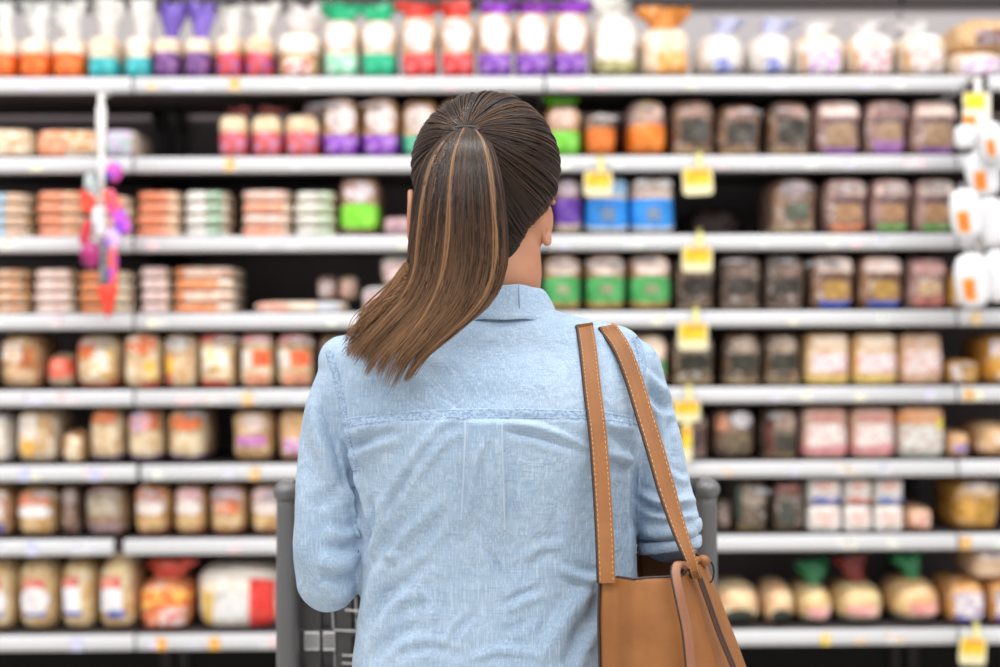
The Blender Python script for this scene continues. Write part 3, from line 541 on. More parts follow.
for (row, desc), L in gp.items():
    L.sort(key=lambda i: (i['x'], i['z']))
    for j, it in enumerate(L):
        if it['stack'] is not None and it['n'] > 1:
            k, n = it['k'], it['n']; pos = 'topmost of stack' if k == n-1 else 'lowest of stack' if k == 0 else 'second from stack bottom' if k == 1 else 'second from stack top'
            lab = desc+', '+pos+LV[row]
        elif len(L) == 1: lab = desc+LV[row]
        elif len(L) == 2: lab = desc+(', left of two' if j == 0 else ', right of two')+LV[row]
        else: lab = desc+', '+('leftmost' if j == 0 else 'rightmost' if j == len(L)-1 else 'middle one' if len(L) == 3 else ORD[j]+' from left')+' of %s' % ['', '', '', 'three', 'four', 'five'][len(L)]+LV[row]
        tag(it['o'], lab, it['cat'], ('packs on the %s shelf: ' % SHN[row])+desc if len(L) > 1 else None)
# ------------------------------------------------------------------ hanging price cards
def price_card(x0, x1, y0, y1, label, tilt=0.0, Y=3.375, yellow=True):
    c = at((x0+x1)/2, y0, Y); W = at(x1, y0, Y).x-at(x0, y0, Y).x; H = at(x0, y0, Y).z-at(x0, y1, Y).z
    t = empty('price_card', c); t.rotation_euler = (0, tilt, 0)
    def rr(w, h, r, y, z0):
        P = []
        for cx, cz, a0 in ((w/2-r, z0-r, 0), (-w/2+r, z0-r, 90), (-w/2+r, z0-h+r, 180), (w/2-r, z0-h+r, 270)):
            for k in range(5):
                a = math.radians(a0+k*22.5); P.append((cx+r*math.cos(a), y, cz+r*math.sin(a)))
        return P
    P = rr(W, H, .010, 0, 0); Q = [(x, .0016, z) for x, _, z in P]; n = len(P)
    mesh('card', P+Q, [tuple(range(n))[::-1], tuple(range(n, 2*n))]+[(i, (i+1) % n, n+(i+1) % n, n+i) for i in range(n)], plain('cream_card', 'e8deb4', .4), t, False)
    if yellow:
        P = rr(W*.86, H*.56, .006, -.0006, -H*.07); mesh('yellow_print', P, [tuple(range(len(P)))[::-1]], print_('efcf2c', 'e8bc24'), t, False)
        P = rr(W*.5, H*.16, .003, -.0010, -H*.10); P = [(x+W*.12, y, z) for x, y, z in P]; mesh('orange_print', P, [tuple(range(len(P)))[::-1]], print_('f4a028', 'f08a30'), t, False)
    b = MB(); b.box(-.006+W*.1, .006+W*.1, .001, .004, -.004, .042); b.box(-.006+W*.1, .006+W*.1, .001, SY-Y-.0077, .034, .040)
    b.build('clip', plain('clear_yellow_clip', 'f0e890', .3), t)
    tag(t, label, 'price tag', 'yellow price cards hanging from the rails')
price_card(682, 712, 167, 195, 'yellow hanging price card over the dark gap, highest in its column', -.05)
price_card(682, 712, 246, 272, 'yellow hanging price card, second highest in its column')
price_card(678, 708, 322, 350, 'yellow hanging price card, third down its column')
price_card(673, 700, 400, 422, 'yellow hanging price card touching the blue sleeve, lowest in its column')
price_card(584, 612, 171, 196, 'white and yellow price card in front of sky blue bread bag')
price_card(960, 987, 637, 665, 'pale yellow price card hanging below the bottom shelf', .06)
price_card(681, 692, 424, 462, 'narrow yellow price strip hanging beside the sleeve', 0)
# ------------------------------------------------------------------ clip strip with toys (left)
def clip_strip():
    Y = 3.33
    c = at(101, 94, Y); t = empty('hanging_clip_strip', c)
    tag(t, 'white plastic clip strip hanging from the top shelf rail, holding bright toys', 'clip strip')
    zb = at(101, 262, Y).z-c.z
    b = MB(); b.box(-.007, .007, 0, .0015, zb, .012); b.box(-.011, .011, -.001, .003, -.09, -.03, .001); b.box(-.006, .006, 0, SY-Y-.0077, .005, .011)
    b.build('strip', plain('milky_strip', 'f0eeec', .3), t)
    for k in range(6):
        b = MB(); b.tube([(0, 0, -.12-k*.045), (0, -.012, -.125-k*.045), (0, -.014, -.115-k*.045)], .0018, 6); b.build('hook', M_white, t)
    def toy(px, py, w, h, kind, cols, lab, Yt=3.315, rot=0.0):
        p = at(px, py, Yt); s = 1/418; W = w*s; H = h*s
        o = empty('hanging_toy', p); o.rotation_euler = (0, rot, 0); tag(o, lab, 'toy', 'small bright toys on the clip strip')
        if kind == 'ball':
            V = []; F = []; n = 20
            for j in range(11):
                th = PI*j/10
                for k in range(n):
                    q = 2*PI*k/n; r = 1+.07*math.cos(5*q); V.append((math.sin(th)*math.cos(q)*W/2*r, math.sin(th)*math.sin(q)*W/2*r*.8, math.cos(th)*H/2))
            for j in range(10):
                for k in range(n): F.append((j*n+k, (j+1)*n+k, (j+1)*n+(k+1) % n, j*n+(k+1) % n))
            mesh('ball', V, F, print_(*cols), o)
        elif kind == 'cone':
            V = []; n = 16; F = []
            prof = [(0.01, .5), (.42, .49), (.5, .40), (.36, .05), (.2, -.3), (.05, -.5), (0.005, -.5)]
            for r, z in prof:
                for k in range(n): q = 2*PI*k/n; V.append((r*W*math.cos(q), r*W*math.sin(q)*.6, z*H))
            for j in range(len(prof)-1):
                for k in range(n): F.append((j*n+k, (j+1)*n+k, (j+1)*n+(k+1) % n, j*n+(k+1) % n))
            mesh('cone', V, F, print_(*cols), o)
        else:
            f = shape_map(W, .016, H, 'soft', px); V, F = make_body(f, 6, 3, 8); V = [(x, y-.008, z-H/2) for x, y, z in V]; mesh('pouch', V, F, print_(*cols), o)
        b = MB(); b.tube([(0, -.003, H*.46), (0, -.002, H*.56), (.001, 0, H*.62)], .0012, 5); b.build('loop', plain('grey_cord', '8a9094', .6), o)
    toy(91, 186, 13, 24, 'pouch', ('c8cfcf', '6c8a90'), 'grey green toy pouch, highest on the left of the clip strip')
    toy(114, 172, 16, 20, 'ball', ('e84ab0', '7a5ae0'), 'pink and violet toy ball near the top of the clip strip')
    toy(88, 201, 15, 26, 'pouch', ('e8402c', 'f05a3c'), 'bright red toy pouch above the magenta ball')
    toy(112, 202, 14, 26, 'pouch', ('f0602c', 'e83a9c'), 'orange and pink toy pouch on the right of the clip strip', rot=-.4)
    toy(121, 221, 15, 28, 'pouch', ('d858d0', '7a3ae0'), 'purple and pink toy pouch, rightmost on the clip strip', rot=-.4)
    toy(99, 222, 14, 30, 'pouch', ('ece8ea', 'b8b4bc'), 'white toy pouch in the middle of the clip strip', Yt=3.30)
    toy(86, 232, 10, 26, 'pouch', ('e0342c', 'c02860'), 'narrow red toy pouch just above the magenta ball', rot=.25)
    toy(112, 238, 17, 20, 'pouch', ('f0d0ec', 'a878e0'), 'lilac toy pouch below the purple one')
    toy(91, 255, 21, 28, 'ball', ('b82478', '8c1c60'), 'dark magenta toy ball on the clip strip')
    toy(104, 266, 9, 44, 'pouch', ('5c6468', '8a8e94'), 'slim grey toy pouch right of the magenta ball')
    toy(113, 268, 10, 42, 'pouch', ('f0602c', 'b04ae0'), 'slim orange and purple toy pouch above the red cone')
    toy(108, 302, 21, 32, 'cone', ('ee3a28', 'f04a34'), 'red cone toy at the bottom of the clip strip')
clip_strip()
# ------------------------------------------------------------------ white blister packs (right)
def blisters():
    Y = 3.30
    c = at(978, 118, Y); t = empty('hanging_clip_strip', c); zb = at(978, 300, Y).z-c.z
    tag(t, 'white clip strip with yellow header card hanging at the right end of the shelves', 'clip strip')
    b = MB(); b.box(-.012, .012, 0, .002, zb, .05); b.box(-.008, .008, 0, SY-Y-.008, .098, .104); b.box(-.008, .008, 0, .002, .04, .104)
    b.build('strip', plain('milky_strip', 'f0eeec', .3), t)
    b = MB(); b.box(-.036, .030, -.002, 0, -.02, .06, .0008); b.build('header_card', print_('f6f0dc', 'f0e8d8'), t)
    b = MB(); b.box(-.032, .016, -.003, -.0021, .022, .058); b.build('yellow_print', print_('f2dc30', 'e8c820'), t)
    b = MB(); b.box(-.036, -.006, -.003, -.0021, -.018, .006); b.build('orange_print', print_('e8982c', 'e08820'), t)
    sp = [(966, 137, 24, 24, 0, 'short white pack under the yellow header card'), (992, 142, 24, 40, 1, 'white pack at frame edge right of the yellow header card'), (983, 174, 34, 46, 1, 'large white rounded pack, highest with an orange insert'), (966, 214, 32, 50, 1, 'large white rounded pack, farthest left on the strip'),
          (992, 222, 30, 48, 0, 'plain white rounded pack cut by the right edge'), (972, 281, 34, 54, 1, 'large white rounded pack, lowest with an orange insert'), (998, 276, 30, 52, 0, 'plain white rounded pack, lowest at the right edge')]
    for j, (px, py, w, h, org, lab) in enumerate(sp):
        Yp = Y-.030-(.034 if j % 2 else 0.0); p = at(px, py, Yp); s = 1/421; W, H = w*s, h*s
        o = empty('blister_pack', p); o.rotation_euler = (0, -.12, 0); tag(o, lab, 'package', 'white rounded packs on the right clip strip')
        f = shape_map(W, .026, H, 'bun', j+50); V, F = make_body(f, 10, 5, 12); V = [(x, y-.013, z-H/2) for x, y, z in V]
        mesh('shell', V, F, plain('glossy_white_shell', 'dfdfe3', .18, coat=.6), o)
        if org:
            V, F = make_patch(f, .14, .52, .10, .56, False, .05); V = [(x, y-.013, z-H/2) for x, y, z in V]; mesh('orange_insert', V, F, print_('f0982c', 'd87c1c'), o)
        b = MB(); b.tube([(0, 0, H*.46), (0, .004, H*.56), (0, .010, H*.6)], .002, 6); b.build('hang_tab', M_white, o)
blisters()
# ------------------------------------------------------------------ the shopper
PY0 = 1.74                                   # plane through the middle of the body
def loft(rings, n=40, e=2.5):
    """rings: (cx, z, rx, yc, rback, rfront) -> closed volume"""
    V = []; F = []
    for cx, z, rx, yc, rb, rf in rings:
        for k in range(n):
            q = 2*PI*k/n; c, s = math.cos(q), math.sin(q)
            x = sgn(c)*abs(c)**(2/e)*rx; y = sgn(s)*abs(s)**(2/e)*(rf if s > 0 else rb)
            V.append((cx+x, yc+y, z))
    m = len(rings)
    for i in range(m-1):
        for k in range(n): F.append((i*n+k, (i+1)*n+k, (i+1)*n+(k+1) % n, i*n+(k+1) % n))
    F.append(tuple(range(n))); F.append(tuple(range((m-1)*n, m*n))[::-1])
    return V, F
def ball(c, r, n=24, m=16):
    V = []; F = []; c = Vector(c); r = r if hasattr(r, '__len__') else (r, r, r)
    for j in range(m+1):
        th = PI*(j+.02)/(m+.04)
        for k in range(n): q = 2*PI*k/n; V.append((c.x+r[0]*math.sin(th)*math.cos(q), c.y+r[1]*math.sin(th)*math.sin(q), c.z+r[2]*math.cos(th)))
    for j in range(m):
        for k in range(n): F.append((j*n+k, (j+1)*n+k, (j+1)*n+(k+1) % n, j*n+(k+1) % n))
    F.append(tuple(range(n))); F.append(tuple(range(m*n, m*n+n))[::-1]); return V, F
def spline(P, n):
    """Catmull-Rom through points of any dimension -> n samples"""
    P = [np.array(p, float) for p in P]; P = [2*P[0]-P[1]]+P+[2*P[-1]-P[-2]]; out = []
    for i in range(n):
        t = i/(n-1)*(len(P)-3); k = min(int(t), len(P)-4); u = t-k
        a, b_, c, d = P[k:k+4]
        out.append(.5*((2*b_)+(c-a)*u+(2*a-5*b_+4*c-d)*u*u+(3*b_-a-3*c+d)*u**3))
    return out
def limb(mb, pts, n=20, m=40):
    S = spline(pts, m); mb.tube([tuple(s[:3]) for s in S], [float(s[3]) for s in S], n)
    for e in (S[0], S[-1]): mb.add(*ball(e[:3], float(e[3])))
def P_(px, py, Y): return at(px, py, Y)
def pr(px, py, Y, rpx):                      # point + radius from pixels
    p = at(px, py, Y); return (p.x, p.y, p.z, rpx*Y/FPX)
def remesh(mb, voxel, smooth=6, fac=.5):
    me = bpy.data.meshes.new('t'); me.from_pydata(mb.v, [], mb.f); o = bpy.data.objects.new('t', me); COL.objects.link(o)
    md = o.modifiers.new('r', 'REMESH'); md.mode = 'VOXEL'; md.voxel_size = voxel
    s = o.modifiers.new('s', 'SMOOTH'); s.factor = fac; s.iterations = smooth
    dg = bpy.context.evaluated_depsgraph_get(); dg.update(); ev = o.evaluated_get(dg); m2 = ev.to_mesh()
    nv = len(m2.vertices); V = np.empty(nv*3); m2.vertices.foreach_get('co', V); V = V.reshape(-1, 3)
    F = [tuple(p.vertices) for p in m2.polygons]; nn = np.empty(nv*3); m2.vertices.foreach_get('normal', nn); nn = nn.reshape(-1, 3)
    ev.to_mesh_clear(); bpy.data.objects.remove(o); bpy.data.meshes.remove(me)
    return V, F, nn
def fastmesh(name, V, F, m, parent):
    me = bpy.data.meshes.new(name); me.from_pydata(V.tolist(), [], F); me.update()
    me.polygons.foreach_set('use_smooth', [True]*len(me.polygons)); me.materials.append(m)
    o = bpy.data.objects.new(name, me); COL.objects.link(o); o.parent = parent; return o
def normals(V, F):
    Fa = np.array(F); a, b_, c, d = (V[Fa[:, i]] for i in range(4)); n = np.cross(c-a, d-b_); out = np.zeros_like(V)
    for i in range(4): np.add.at(out, Fa[:, i], n)
    return out/np.maximum(np.linalg.norm(out, axis=1, keepdims=True), 1e-12)
def projV(V):
    D = V-np.array(CAM); z = D@np.array(_f); return 500+FPX*(D@np.array(RR))/z, 333.5-FPX*(D@np.array(UU))/z

woman = empty('person', (0, 0, 0))
tag(woman, 'person seen from behind in light blue denim shirt, long brown ponytail, pushing a cart', 'person')

# ---- materials
def _shirt(m, nt, p):
    tc = N(nt, 'ShaderNodeTexCoord')
    def nz(sc, scale, det=3.0, rough=.5, dist=0.0):
        mp = N(nt, 'ShaderNodeMapping'); mp.inputs['Scale'].default_value = sc; nt.links.new(tc.outputs['Object'], mp.inputs[0])
        n = N(nt, 'ShaderNodeTexNoise', i_Scale=scale, i_Detail=det, i_Roughness=rough, i_Distortion=dist); nt.links.new(mp.outputs[0], n.inputs['Vector']); return n.outputs[0]
    base = mixcol(nt, ramp(nt, nz((1, 1, 1), 9, 5, .6), .35, .68), lin('8fa7c0'), lin('a2b5ca'))
    slubv = nz((1, 1, .07), 620, 2.0); slubh = nz((.07, .07, 1), 700, 2.0)
    c2 = mixcol(nt, ramp(nt, slubv, .48, .95), base, lin('c3d4e4'))
    c3 = mixcol(nt, ramp(nt, slubh, .52, 1.05), c2, lin('6f8db2'))
    c4 = mixcol(nt, ramp(nt, nz((1, 1, 1), 60, 4, .7), .56, 1.0), c3, lin('b9cde2'))
    nt.links.new(c4, p.inputs['Base Color']); p.inputs['Roughness'].default_value = .85; p.inputs['Sheen Weight'].default_value = .12
    bm = N(nt, 'ShaderNodeBump', i_Strength=.35, i_Distance=.0012); nt.links.new(slubv, bm.inputs['Height'])
    b2 = N(nt, 'ShaderNodeBump', i_Strength=.5, i_Distance=.008); nt.links.new(nz((1, 1, .8), 34, 5, .55, 1.2), b2.inputs['Height']); nt.links.new(bm.outputs[0], b2.inputs['Normal'])
    nt.links.new(b2.outputs[0], p.inputs['Normal'])
M_shirt = mat('washed_chambray', _shirt)
def _seam(m, nt, p):
    tc = N(nt, 'ShaderNodeTexCoord'); n = N(nt, 'ShaderNodeTexNoise', i_Scale=260.0, i_Detail=2.0); nt.links.new(tc.outputs['Object'], n.inputs['Vector'])
    nt.links.new(mixcol(nt, ramp(nt, n.outputs[0], .42, .58), lin('839dbb'), lin('a1b5cb')), p.inputs['Base Color']); p.inputs['Roughness'].default_value = .9
    bm = N(nt, 'ShaderNodeBump', i_Strength=.8, i_Distance=.002); nt.links.new(n.outputs[0], bm.inputs['Height']); nt.links.new(bm.outputs[0], p.inputs['Normal'])
M_seam = mat('puckered_seam', _seam)
M_stitch = plain('pale_stitch_thread', 'bccbdc', .8)
def _skin(m, nt, p):
    tc = N(nt, 'ShaderNodeTexCoord'); n = N(nt, 'ShaderNodeTexNoise', i_Scale=18.0, i_Detail=4.0); nt.links.new(tc.outputs['Object'], n.inputs['Vector'])
    nt.links.new(mixcol(nt, ramp(nt, n.outputs[0], .35, .65), lin('c08a6c'), lin('b47a5c')), p.inputs['Base Color'])
    p.inputs['Roughness'].default_value = .5; p.inputs['Subsurface Weight'].default_value = .12; p.inputs['Subsurface Scale'].default_value = .01
    p.inputs['Subsurface Radius'].default_value = (1, .4, .2)
M_skin = mat('warm_skin', _skin)

# ---- body (one continuous surface)
HC = P_(486, 170, 1.765)                     # centre of the skull
body = MB()
body.add(*ball(HC, (.078, .094, .090)))
fc = Vector((HC.x+.004, HC.y+.030, HC.z-.052)); body.add(*ball(fc, (.064, .062, .072)))        # face
mp_ = pr(529, 224, 1.765, 20); body.add(*ball(mp_[:3], (mp_[3], .030, .034)))              # behind the ear
body.add(*ball((fc.x, fc.y+.042, fc.z-.045), (.028, .022, .022)))                              # chin
for s in (-1, 1):
    body.add(*ball((fc.x+s*.034, fc.y+.030, fc.z+.005), (.022, .022, .020)))                   # cheek
    body.add(*ball((fc.x+s*.045, fc.y-.012, fc.z-.040), (.020, .034, .026)))                   # jaw corner
    body.add(*ball((fc.x+s*.028, fc.y+.042, fc.z+.050), (.024, .016, .009)))                   # brow
limb(body, [(fc.x, fc.y+.055, fc.z+.040, .007), (fc.x, fc.y+.066, fc.z+.018, .008), (fc.x, fc.y+.074, fc.z+.004, .011)], 12, 8)  # nose
body.add(*ball((fc.x, fc.y+.058, fc.z-.020), (.022, .011, .006))); body.add(*ball((fc.x, fc.y+.056, fc.z-.029), (.020, .011, .007)))  # lips
nk = P_(503, 300, 1.75)
limb(body, [(HC.x+.012, HC.y+.005, HC.z-.060, .052), (nk.x-.002, 1.758, nk.z+.040, .050), (nk.x, 1.758, nk.z, .048), (nk.x, 1.76, nk.z-.03, .048)]
   , 28, 20) if False else limb(body, [(HC.x+.012, HC.y+.005, HC.z-.060, .052), (nk.x, 1.758, nk.z+.040, .0495), (nk.x, 1.758, nk.z+.012, .0475), (nk.x, 1.76, nk.z-.04, .046)], 28, 20)
def TR(py, xl, xr, yb, yf, inset=0.0, Yc=PY0):
    a = at(xl, py, Yc); c = at(xr, py, Yc); return ((a.x+c.x)/2, (a.z+c.z)/2, (c.x-a.x)/2-inset, Yc, Yc-yb-inset, yf-Yc-inset)
TOR = [(300, 468, 538, 1.704, 1.80), (309, 456, 552, 1.698, 1.80), (319, 420, 586, 1.688, 1.81), (330, 366, 630, 1.676, 1.82), (348, 340, 642, 1.660, 1.835), (372, 338, 648, 1.642, 1.86), (405, 340, 648, 1.627, 1.88),
       (440, 346, 640, 1.622, 1.89), (490, 356, 632, 1.630, 1.885), (540, 362, 635, 1.640, 1.87), (590, 361, 638, 1.640, 1.87), (640, 355, 640, 1.630, 1.88), (690, 350, 652, 1.622, 1.89), (750, 347, 660, 1.620, 1.895)]
def tor_spline(inset, n=46):
    S = spline(TOR, n); return [TR(*[float(v) for v in s], inset=inset) for s in S]
body.add(*loft(tor_spline(.019)))
LARM = [pr(356, 366, 1.745, 33), pr(334, 420, 1.745, 31), pr(327, 485, 1.74, 31), pr(327, 545, 1.735, 34), pr(328, 580, 1.745, 32)]
RARM = [pr(630, 370, 1.745, 32), pr(648, 420, 1.745, 28), pr(662, 485, 1.745, 29), pr(668, 520, 1.74, 31), pr(668, 533, 1.75, 29)]
BARY, BARZ, BARR = 2.06, 1.122, .0135
def armpts(A, k, grow): return [(x, y, z, r*k+grow) for x, y, z, r in A]
WR = []
for A, s in ((LARM, -1), (RARM, 1)):
    limb(body, armpts(A, .72, 0))
    e = A[-1]; hx = at(338 if s < 0 else 652, 495, 2.0).x
    wr = (hx, 1.955, 1.135); WR.append((wr, s, e))
    limb(body, [(e[0], e[1], e[2], .031), ((e[0]+wr[0])/2, (e[1]+wr[1])/2-.005, (e[2]+wr[2])/2-.006, .032), (wr[0], wr[1], wr[2], .022)], 20, 24)
    limb(body, [(wr[0], wr[1], wr[2], .021), (wr[0]-.012, wr[1]+.045, wr[2]+.012, .017), (wr[0]-.010, BARY-.018, BARZ+.030, .014)], 14, 10)
    for k in range(-3, 4): body.add(*ball((wr[0]+k*.011, BARY-.040, BARZ+.028), (.012, .035, .0125)))    # palm
    for k, L in enumerate((.9, 1.0, .95, .8)):                                                        # fingers round the bar
        fx = wr[0]+s*(-.032+k*.0215)
        pts = []
        for a in (125, 85, 40, 0, -40, -80*L): q = math.radians(a); pts.append((fx, BARY+math.cos(q)*(BARR+.0085), BARZ+math.sin(q)*(BARR+.0095), .0082-.0006*(abs(a) > 60)))
        limb(body, pts, 10, 22)
    tx = wr[0]-s*.040                                                                                  # thumb, under the bar
    limb(body, [(wr[0]-s*.026, BARY-.060, BARZ+.020, .0115), (tx, BARY-.040, BARZ+.002, .0100), (tx+s*.006, BARY-.020, BARZ-.018, .0092), (tx+s*.014, BARY+.002, BARZ-.0235, .0082)], 10, 18)
hipc = at(505, 750, PY0)
for s in (-1, 1):
    limb(body, [(hipc.x+s*.085, 1.75, hipc.z+.02, .088), (hipc.x+s*.088, 1.752, .62, .072), (hipc.x+s*.088, 1.755, .47, .052), (hipc.x+s*.088, 1.752, .36, .050), (hipc.x+s*.088, 1.75, .20, .040), (hipc.x+s*.088, 1.75, .08, .034)], 24, 40)
    limb(body, [(hipc.x+s*.088, 1.745, .045, .033), (hipc.x+s*.090, 1.80, .040, .032), (hipc.x+s*.094, 1.87, .028, .022)], 16, 16)
V, F, nn = remesh(body, .0040, 5)
BODY = fastmesh('body', V, F, M_skin, woman)
# ears
def ear(s, cx, cz, cy, tilt):
    mb = MB(); pts = []
    for a in range(-110, 131, 12):
        q = math.radians(a); w_ = .0165+.004*math.sin(q); pts.append((cx+s*(.006+.007*math.cos(q)), cy-math.cos(q)*w_, cz+math.sin(q)*.030))
    mb.tube(pts, [.0034+.0012*math.sin(PI*i/(len(pts)-1)) for i in range(len(pts))], 10)
    for e in (pts[0], pts[-1]): mb.add(*ball(e, .0042, 10, 8))
    mb.add(*ball((cx+s*.003, cy-.002, cz), (.0048, .0145, .026), 16, 10)); mb.add(*ball((cx+s*.004, cy+.001, cz-.023), (.0045, .008, .009), 12, 8))
    V, F, _ = remesh(mb, .0016, 4); R = Matrix.Rotation(tilt, 3, 'Z'); C = np.array((cx, cy, cz)); V = (V-C)@np.array(R).T+C
    return fastmesh('ear', V, F, M_skin, woman)
pe = P_(544, 220, 1.765); ear(1, pe.x, pe.z, pe.y, math.radians(-58))
pe = P_(415, 216, 1.775); ear(-1, pe.x, pe.z, pe.y, math.radians(25))
for s in (-1, 1):
    V, F = ball((fc.x+s*.028, fc.y+.052, fc.z+.030), .0115); e = mesh('eye', V, F, plain('eye_white', 'eeeae6', .2), woman)
    V, F = ball((fc.x+s*.028, fc.y+.0605, fc.z+.030), (.005, .0036, .005)); mesh('iris', V, F, plain('brown_iris', '3c2416', .2), e)

# ---- shirt
sh = MB(); sh.add(*loft(tor_spline(0), 56))
limb(sh, [(x, y, z, r*1.0) for x, y, z, r in LARM], 28, 50)
e = LARM[-1]; wr = WR[0][0]; limb(sh, [(e[0], e[1], e[2], .0385), (e[0]*.6+wr[0]*.4, e[1]*.6+wr[1]*.4-.004, e[2]*.6+wr[2]*.4-.004, .040), (e[0]*.25+wr[0]*.75, e[1]*.25+wr[1]*.75, e[2]*.25+wr[2]*.75, .033)], 28, 24)
limb(sh, [(x, y, z, r*1.0) for x, y, z, r in RARM], 28, 50)
e = RARM[-1]; wr = WR[1][0]; limb(sh, [(e[0], e[1], e[2], .0375), (e[0]*.65+wr[0]*.35, e[1]*.65+wr[1]*.35, e[2]*.65+wr[2]*.35, .040)], 28, 14)
a = pr(345, 362, 1.745, 27); sh.add(*ball(a[:3], a[3])); a = pr(634, 366, 1.745, 25); sh.add(*ball(a[:3], a[3]))
V, F, nn = remesh(sh, .0036, 7)
# folds, sculpted on the back: (points in the photo's frame, width, depth m, sidedness)
FOLDS = [
 # gathers below the yoke and beside the pleat
 ([(462, 424), (440, 436), (418, 462), (398, 492), (380, 520)], 5, -.0042), ([(452, 428), (430, 446), (408, 476)], 9, .003),
 ([(345, 436), (368, 428), (400, 424)], 5, .0035), ([(348, 448), (372, 440)], 4, -.003), ([(350, 462), (378, 446), (400, 440)], 6, .003),
 ([(504, 424), (530, 426), (560, 434), (592, 450)], 4, .0035), ([(506, 431), (535, 436), (570, 450)], 4, -.003),
 ([(606, 424), (620, 426), (634, 430)], 4, .004), ([(606, 436), (622, 442), (634, 452)], 5, -.004), ([(604, 452), (618, 456), (632, 462)], 4, .004), ([(604, 470), (620, 468), (632, 474)], 6, -.0025),
 # inside the pleat
 ([(484, 440), (476, 462), (468, 500), (462, 540)], 4, .0035), ([(488, 440), (494, 470), (497, 520)], 4, -.0035), ([(482, 450), (484, 480), (480, 530), (478, 560)], 5, -.002), ([(508, 440), (512, 470), (510, 520)], 4, -.002),
 # diagonals to the left armpit and waist
 ([(384, 496), (378, 530), (374, 560)], 5, .004), ([(444, 496), (410, 530), (386, 560), (366, 600), (357, 640)], 6, .0038), ([(452, 508), (424, 542), (398, 572), (380, 600)], 5, -.0022),
 ([(430, 560), (404, 580), (380, 604), (362, 636)], 6, -.0040), ([(424, 590), (396, 606), (372, 640)], 7, .004), ([(420, 622), (392, 640), (374, 662)], 6, -.0035), ([(400, 560), (384, 552)], 5, .003),
 ([(366, 500), (372, 520), (366, 548)], 5, -.004), ([(352, 470), (362, 490)], 5, .003), ([(400, 622), (430, 616), (450, 618)], 7, .0012),
 # middle and right
 ([(486, 548), (496, 566), (506, 586)], 4, -.003), ([(540, 588), (520, 596), (500, 606)], 4, -.0024), ([(548, 594), (524, 602), (506, 612)], 5, .0016), ([(560, 568), (580, 578), (600, 580)], 5, .0035),
 ([(600, 590), (596, 612), (580, 636), (566, 667)], 7, -.0055), ([(592, 588), (574, 606), (556, 634), (540, 660)], 8, .0035), ([(535, 612), (522, 624), (500, 634)], 5, -.0016), ([(470, 616), (456, 634), (450, 650)], 4, -.003),
 ([(524, 560), (540, 548), (560, 546)], 5, .0025), ([(426, 590), (430, 620), (428, 660)], 6, .003), ([(550, 480), (556, 520), (552, 550)], 7, -.0022), ([(520, 490), (530, 530), (528, 560)], 7, .0022), ([(540, 655), (500, 650), (470, 660)], 5, .0025), ([(395, 655), (430, 648), (460, 655)], 5, -.0025),
 # deep creases where the sleeves meet the back
 ([(345, 442), (350, 468), (357, 498), (364, 528), (366, 556)], 3.2, -.0085), ([(634, 436), (633, 470), (632, 505), (633, 530)], 3, -.006),
 # left sleeve
 ([(322, 395), (330, 430), (344, 462)], 6, -.0035), ([(312, 400), (318, 440), (336, 478), (352, 505)], 8, .0045), ([(344, 470), (336, 492), (312, 505)], 7, -.0028), ([(362, 528), (346, 534), (326, 530)], 5, .0040), ([(362, 540), (344, 548), (320, 546)], 5, -.0045),
 ([(361, 556), (342, 564), (318, 562)], 6, .0045), ([(360, 574), (342, 580), (322, 578)], 5, -.0040), ([(356, 592), (340, 598), (326, 594)], 5, .003), ([(300, 470), (306, 510), (302, 560)], 8, .002),
 # right sleeve
 ([(646, 372), (656, 384), (674, 396)], 5, .0045), ([(650, 392), (660, 404), (676, 408)], 5, -.006), ([(648, 400), (658, 420), (664, 448)], 6, .004), ([(676, 418), (668, 436), (676, 462)], 6, -.003),
 ([(640, 500), (660, 510), (700, 508)], 4, -.0065), ([(640, 494), (660, 502), (696, 498)], 4, .004), ([(636, 528), (660, 534), (700, 530)], 5, .003), ([(636, 540), (662, 546), (698, 542)], 4, -.003), ([(664, 470), (680, 480), (692, 478)], 4, .003),
 # yoke
 ([(420, 345), (460, 350), (520, 346), (570, 352)], 10, -.0015), ([(450, 385), (500, 380), (560, 388)], 10, .0012), ([(360, 380), (400, 372), (430, 390)], 9, .0018)]
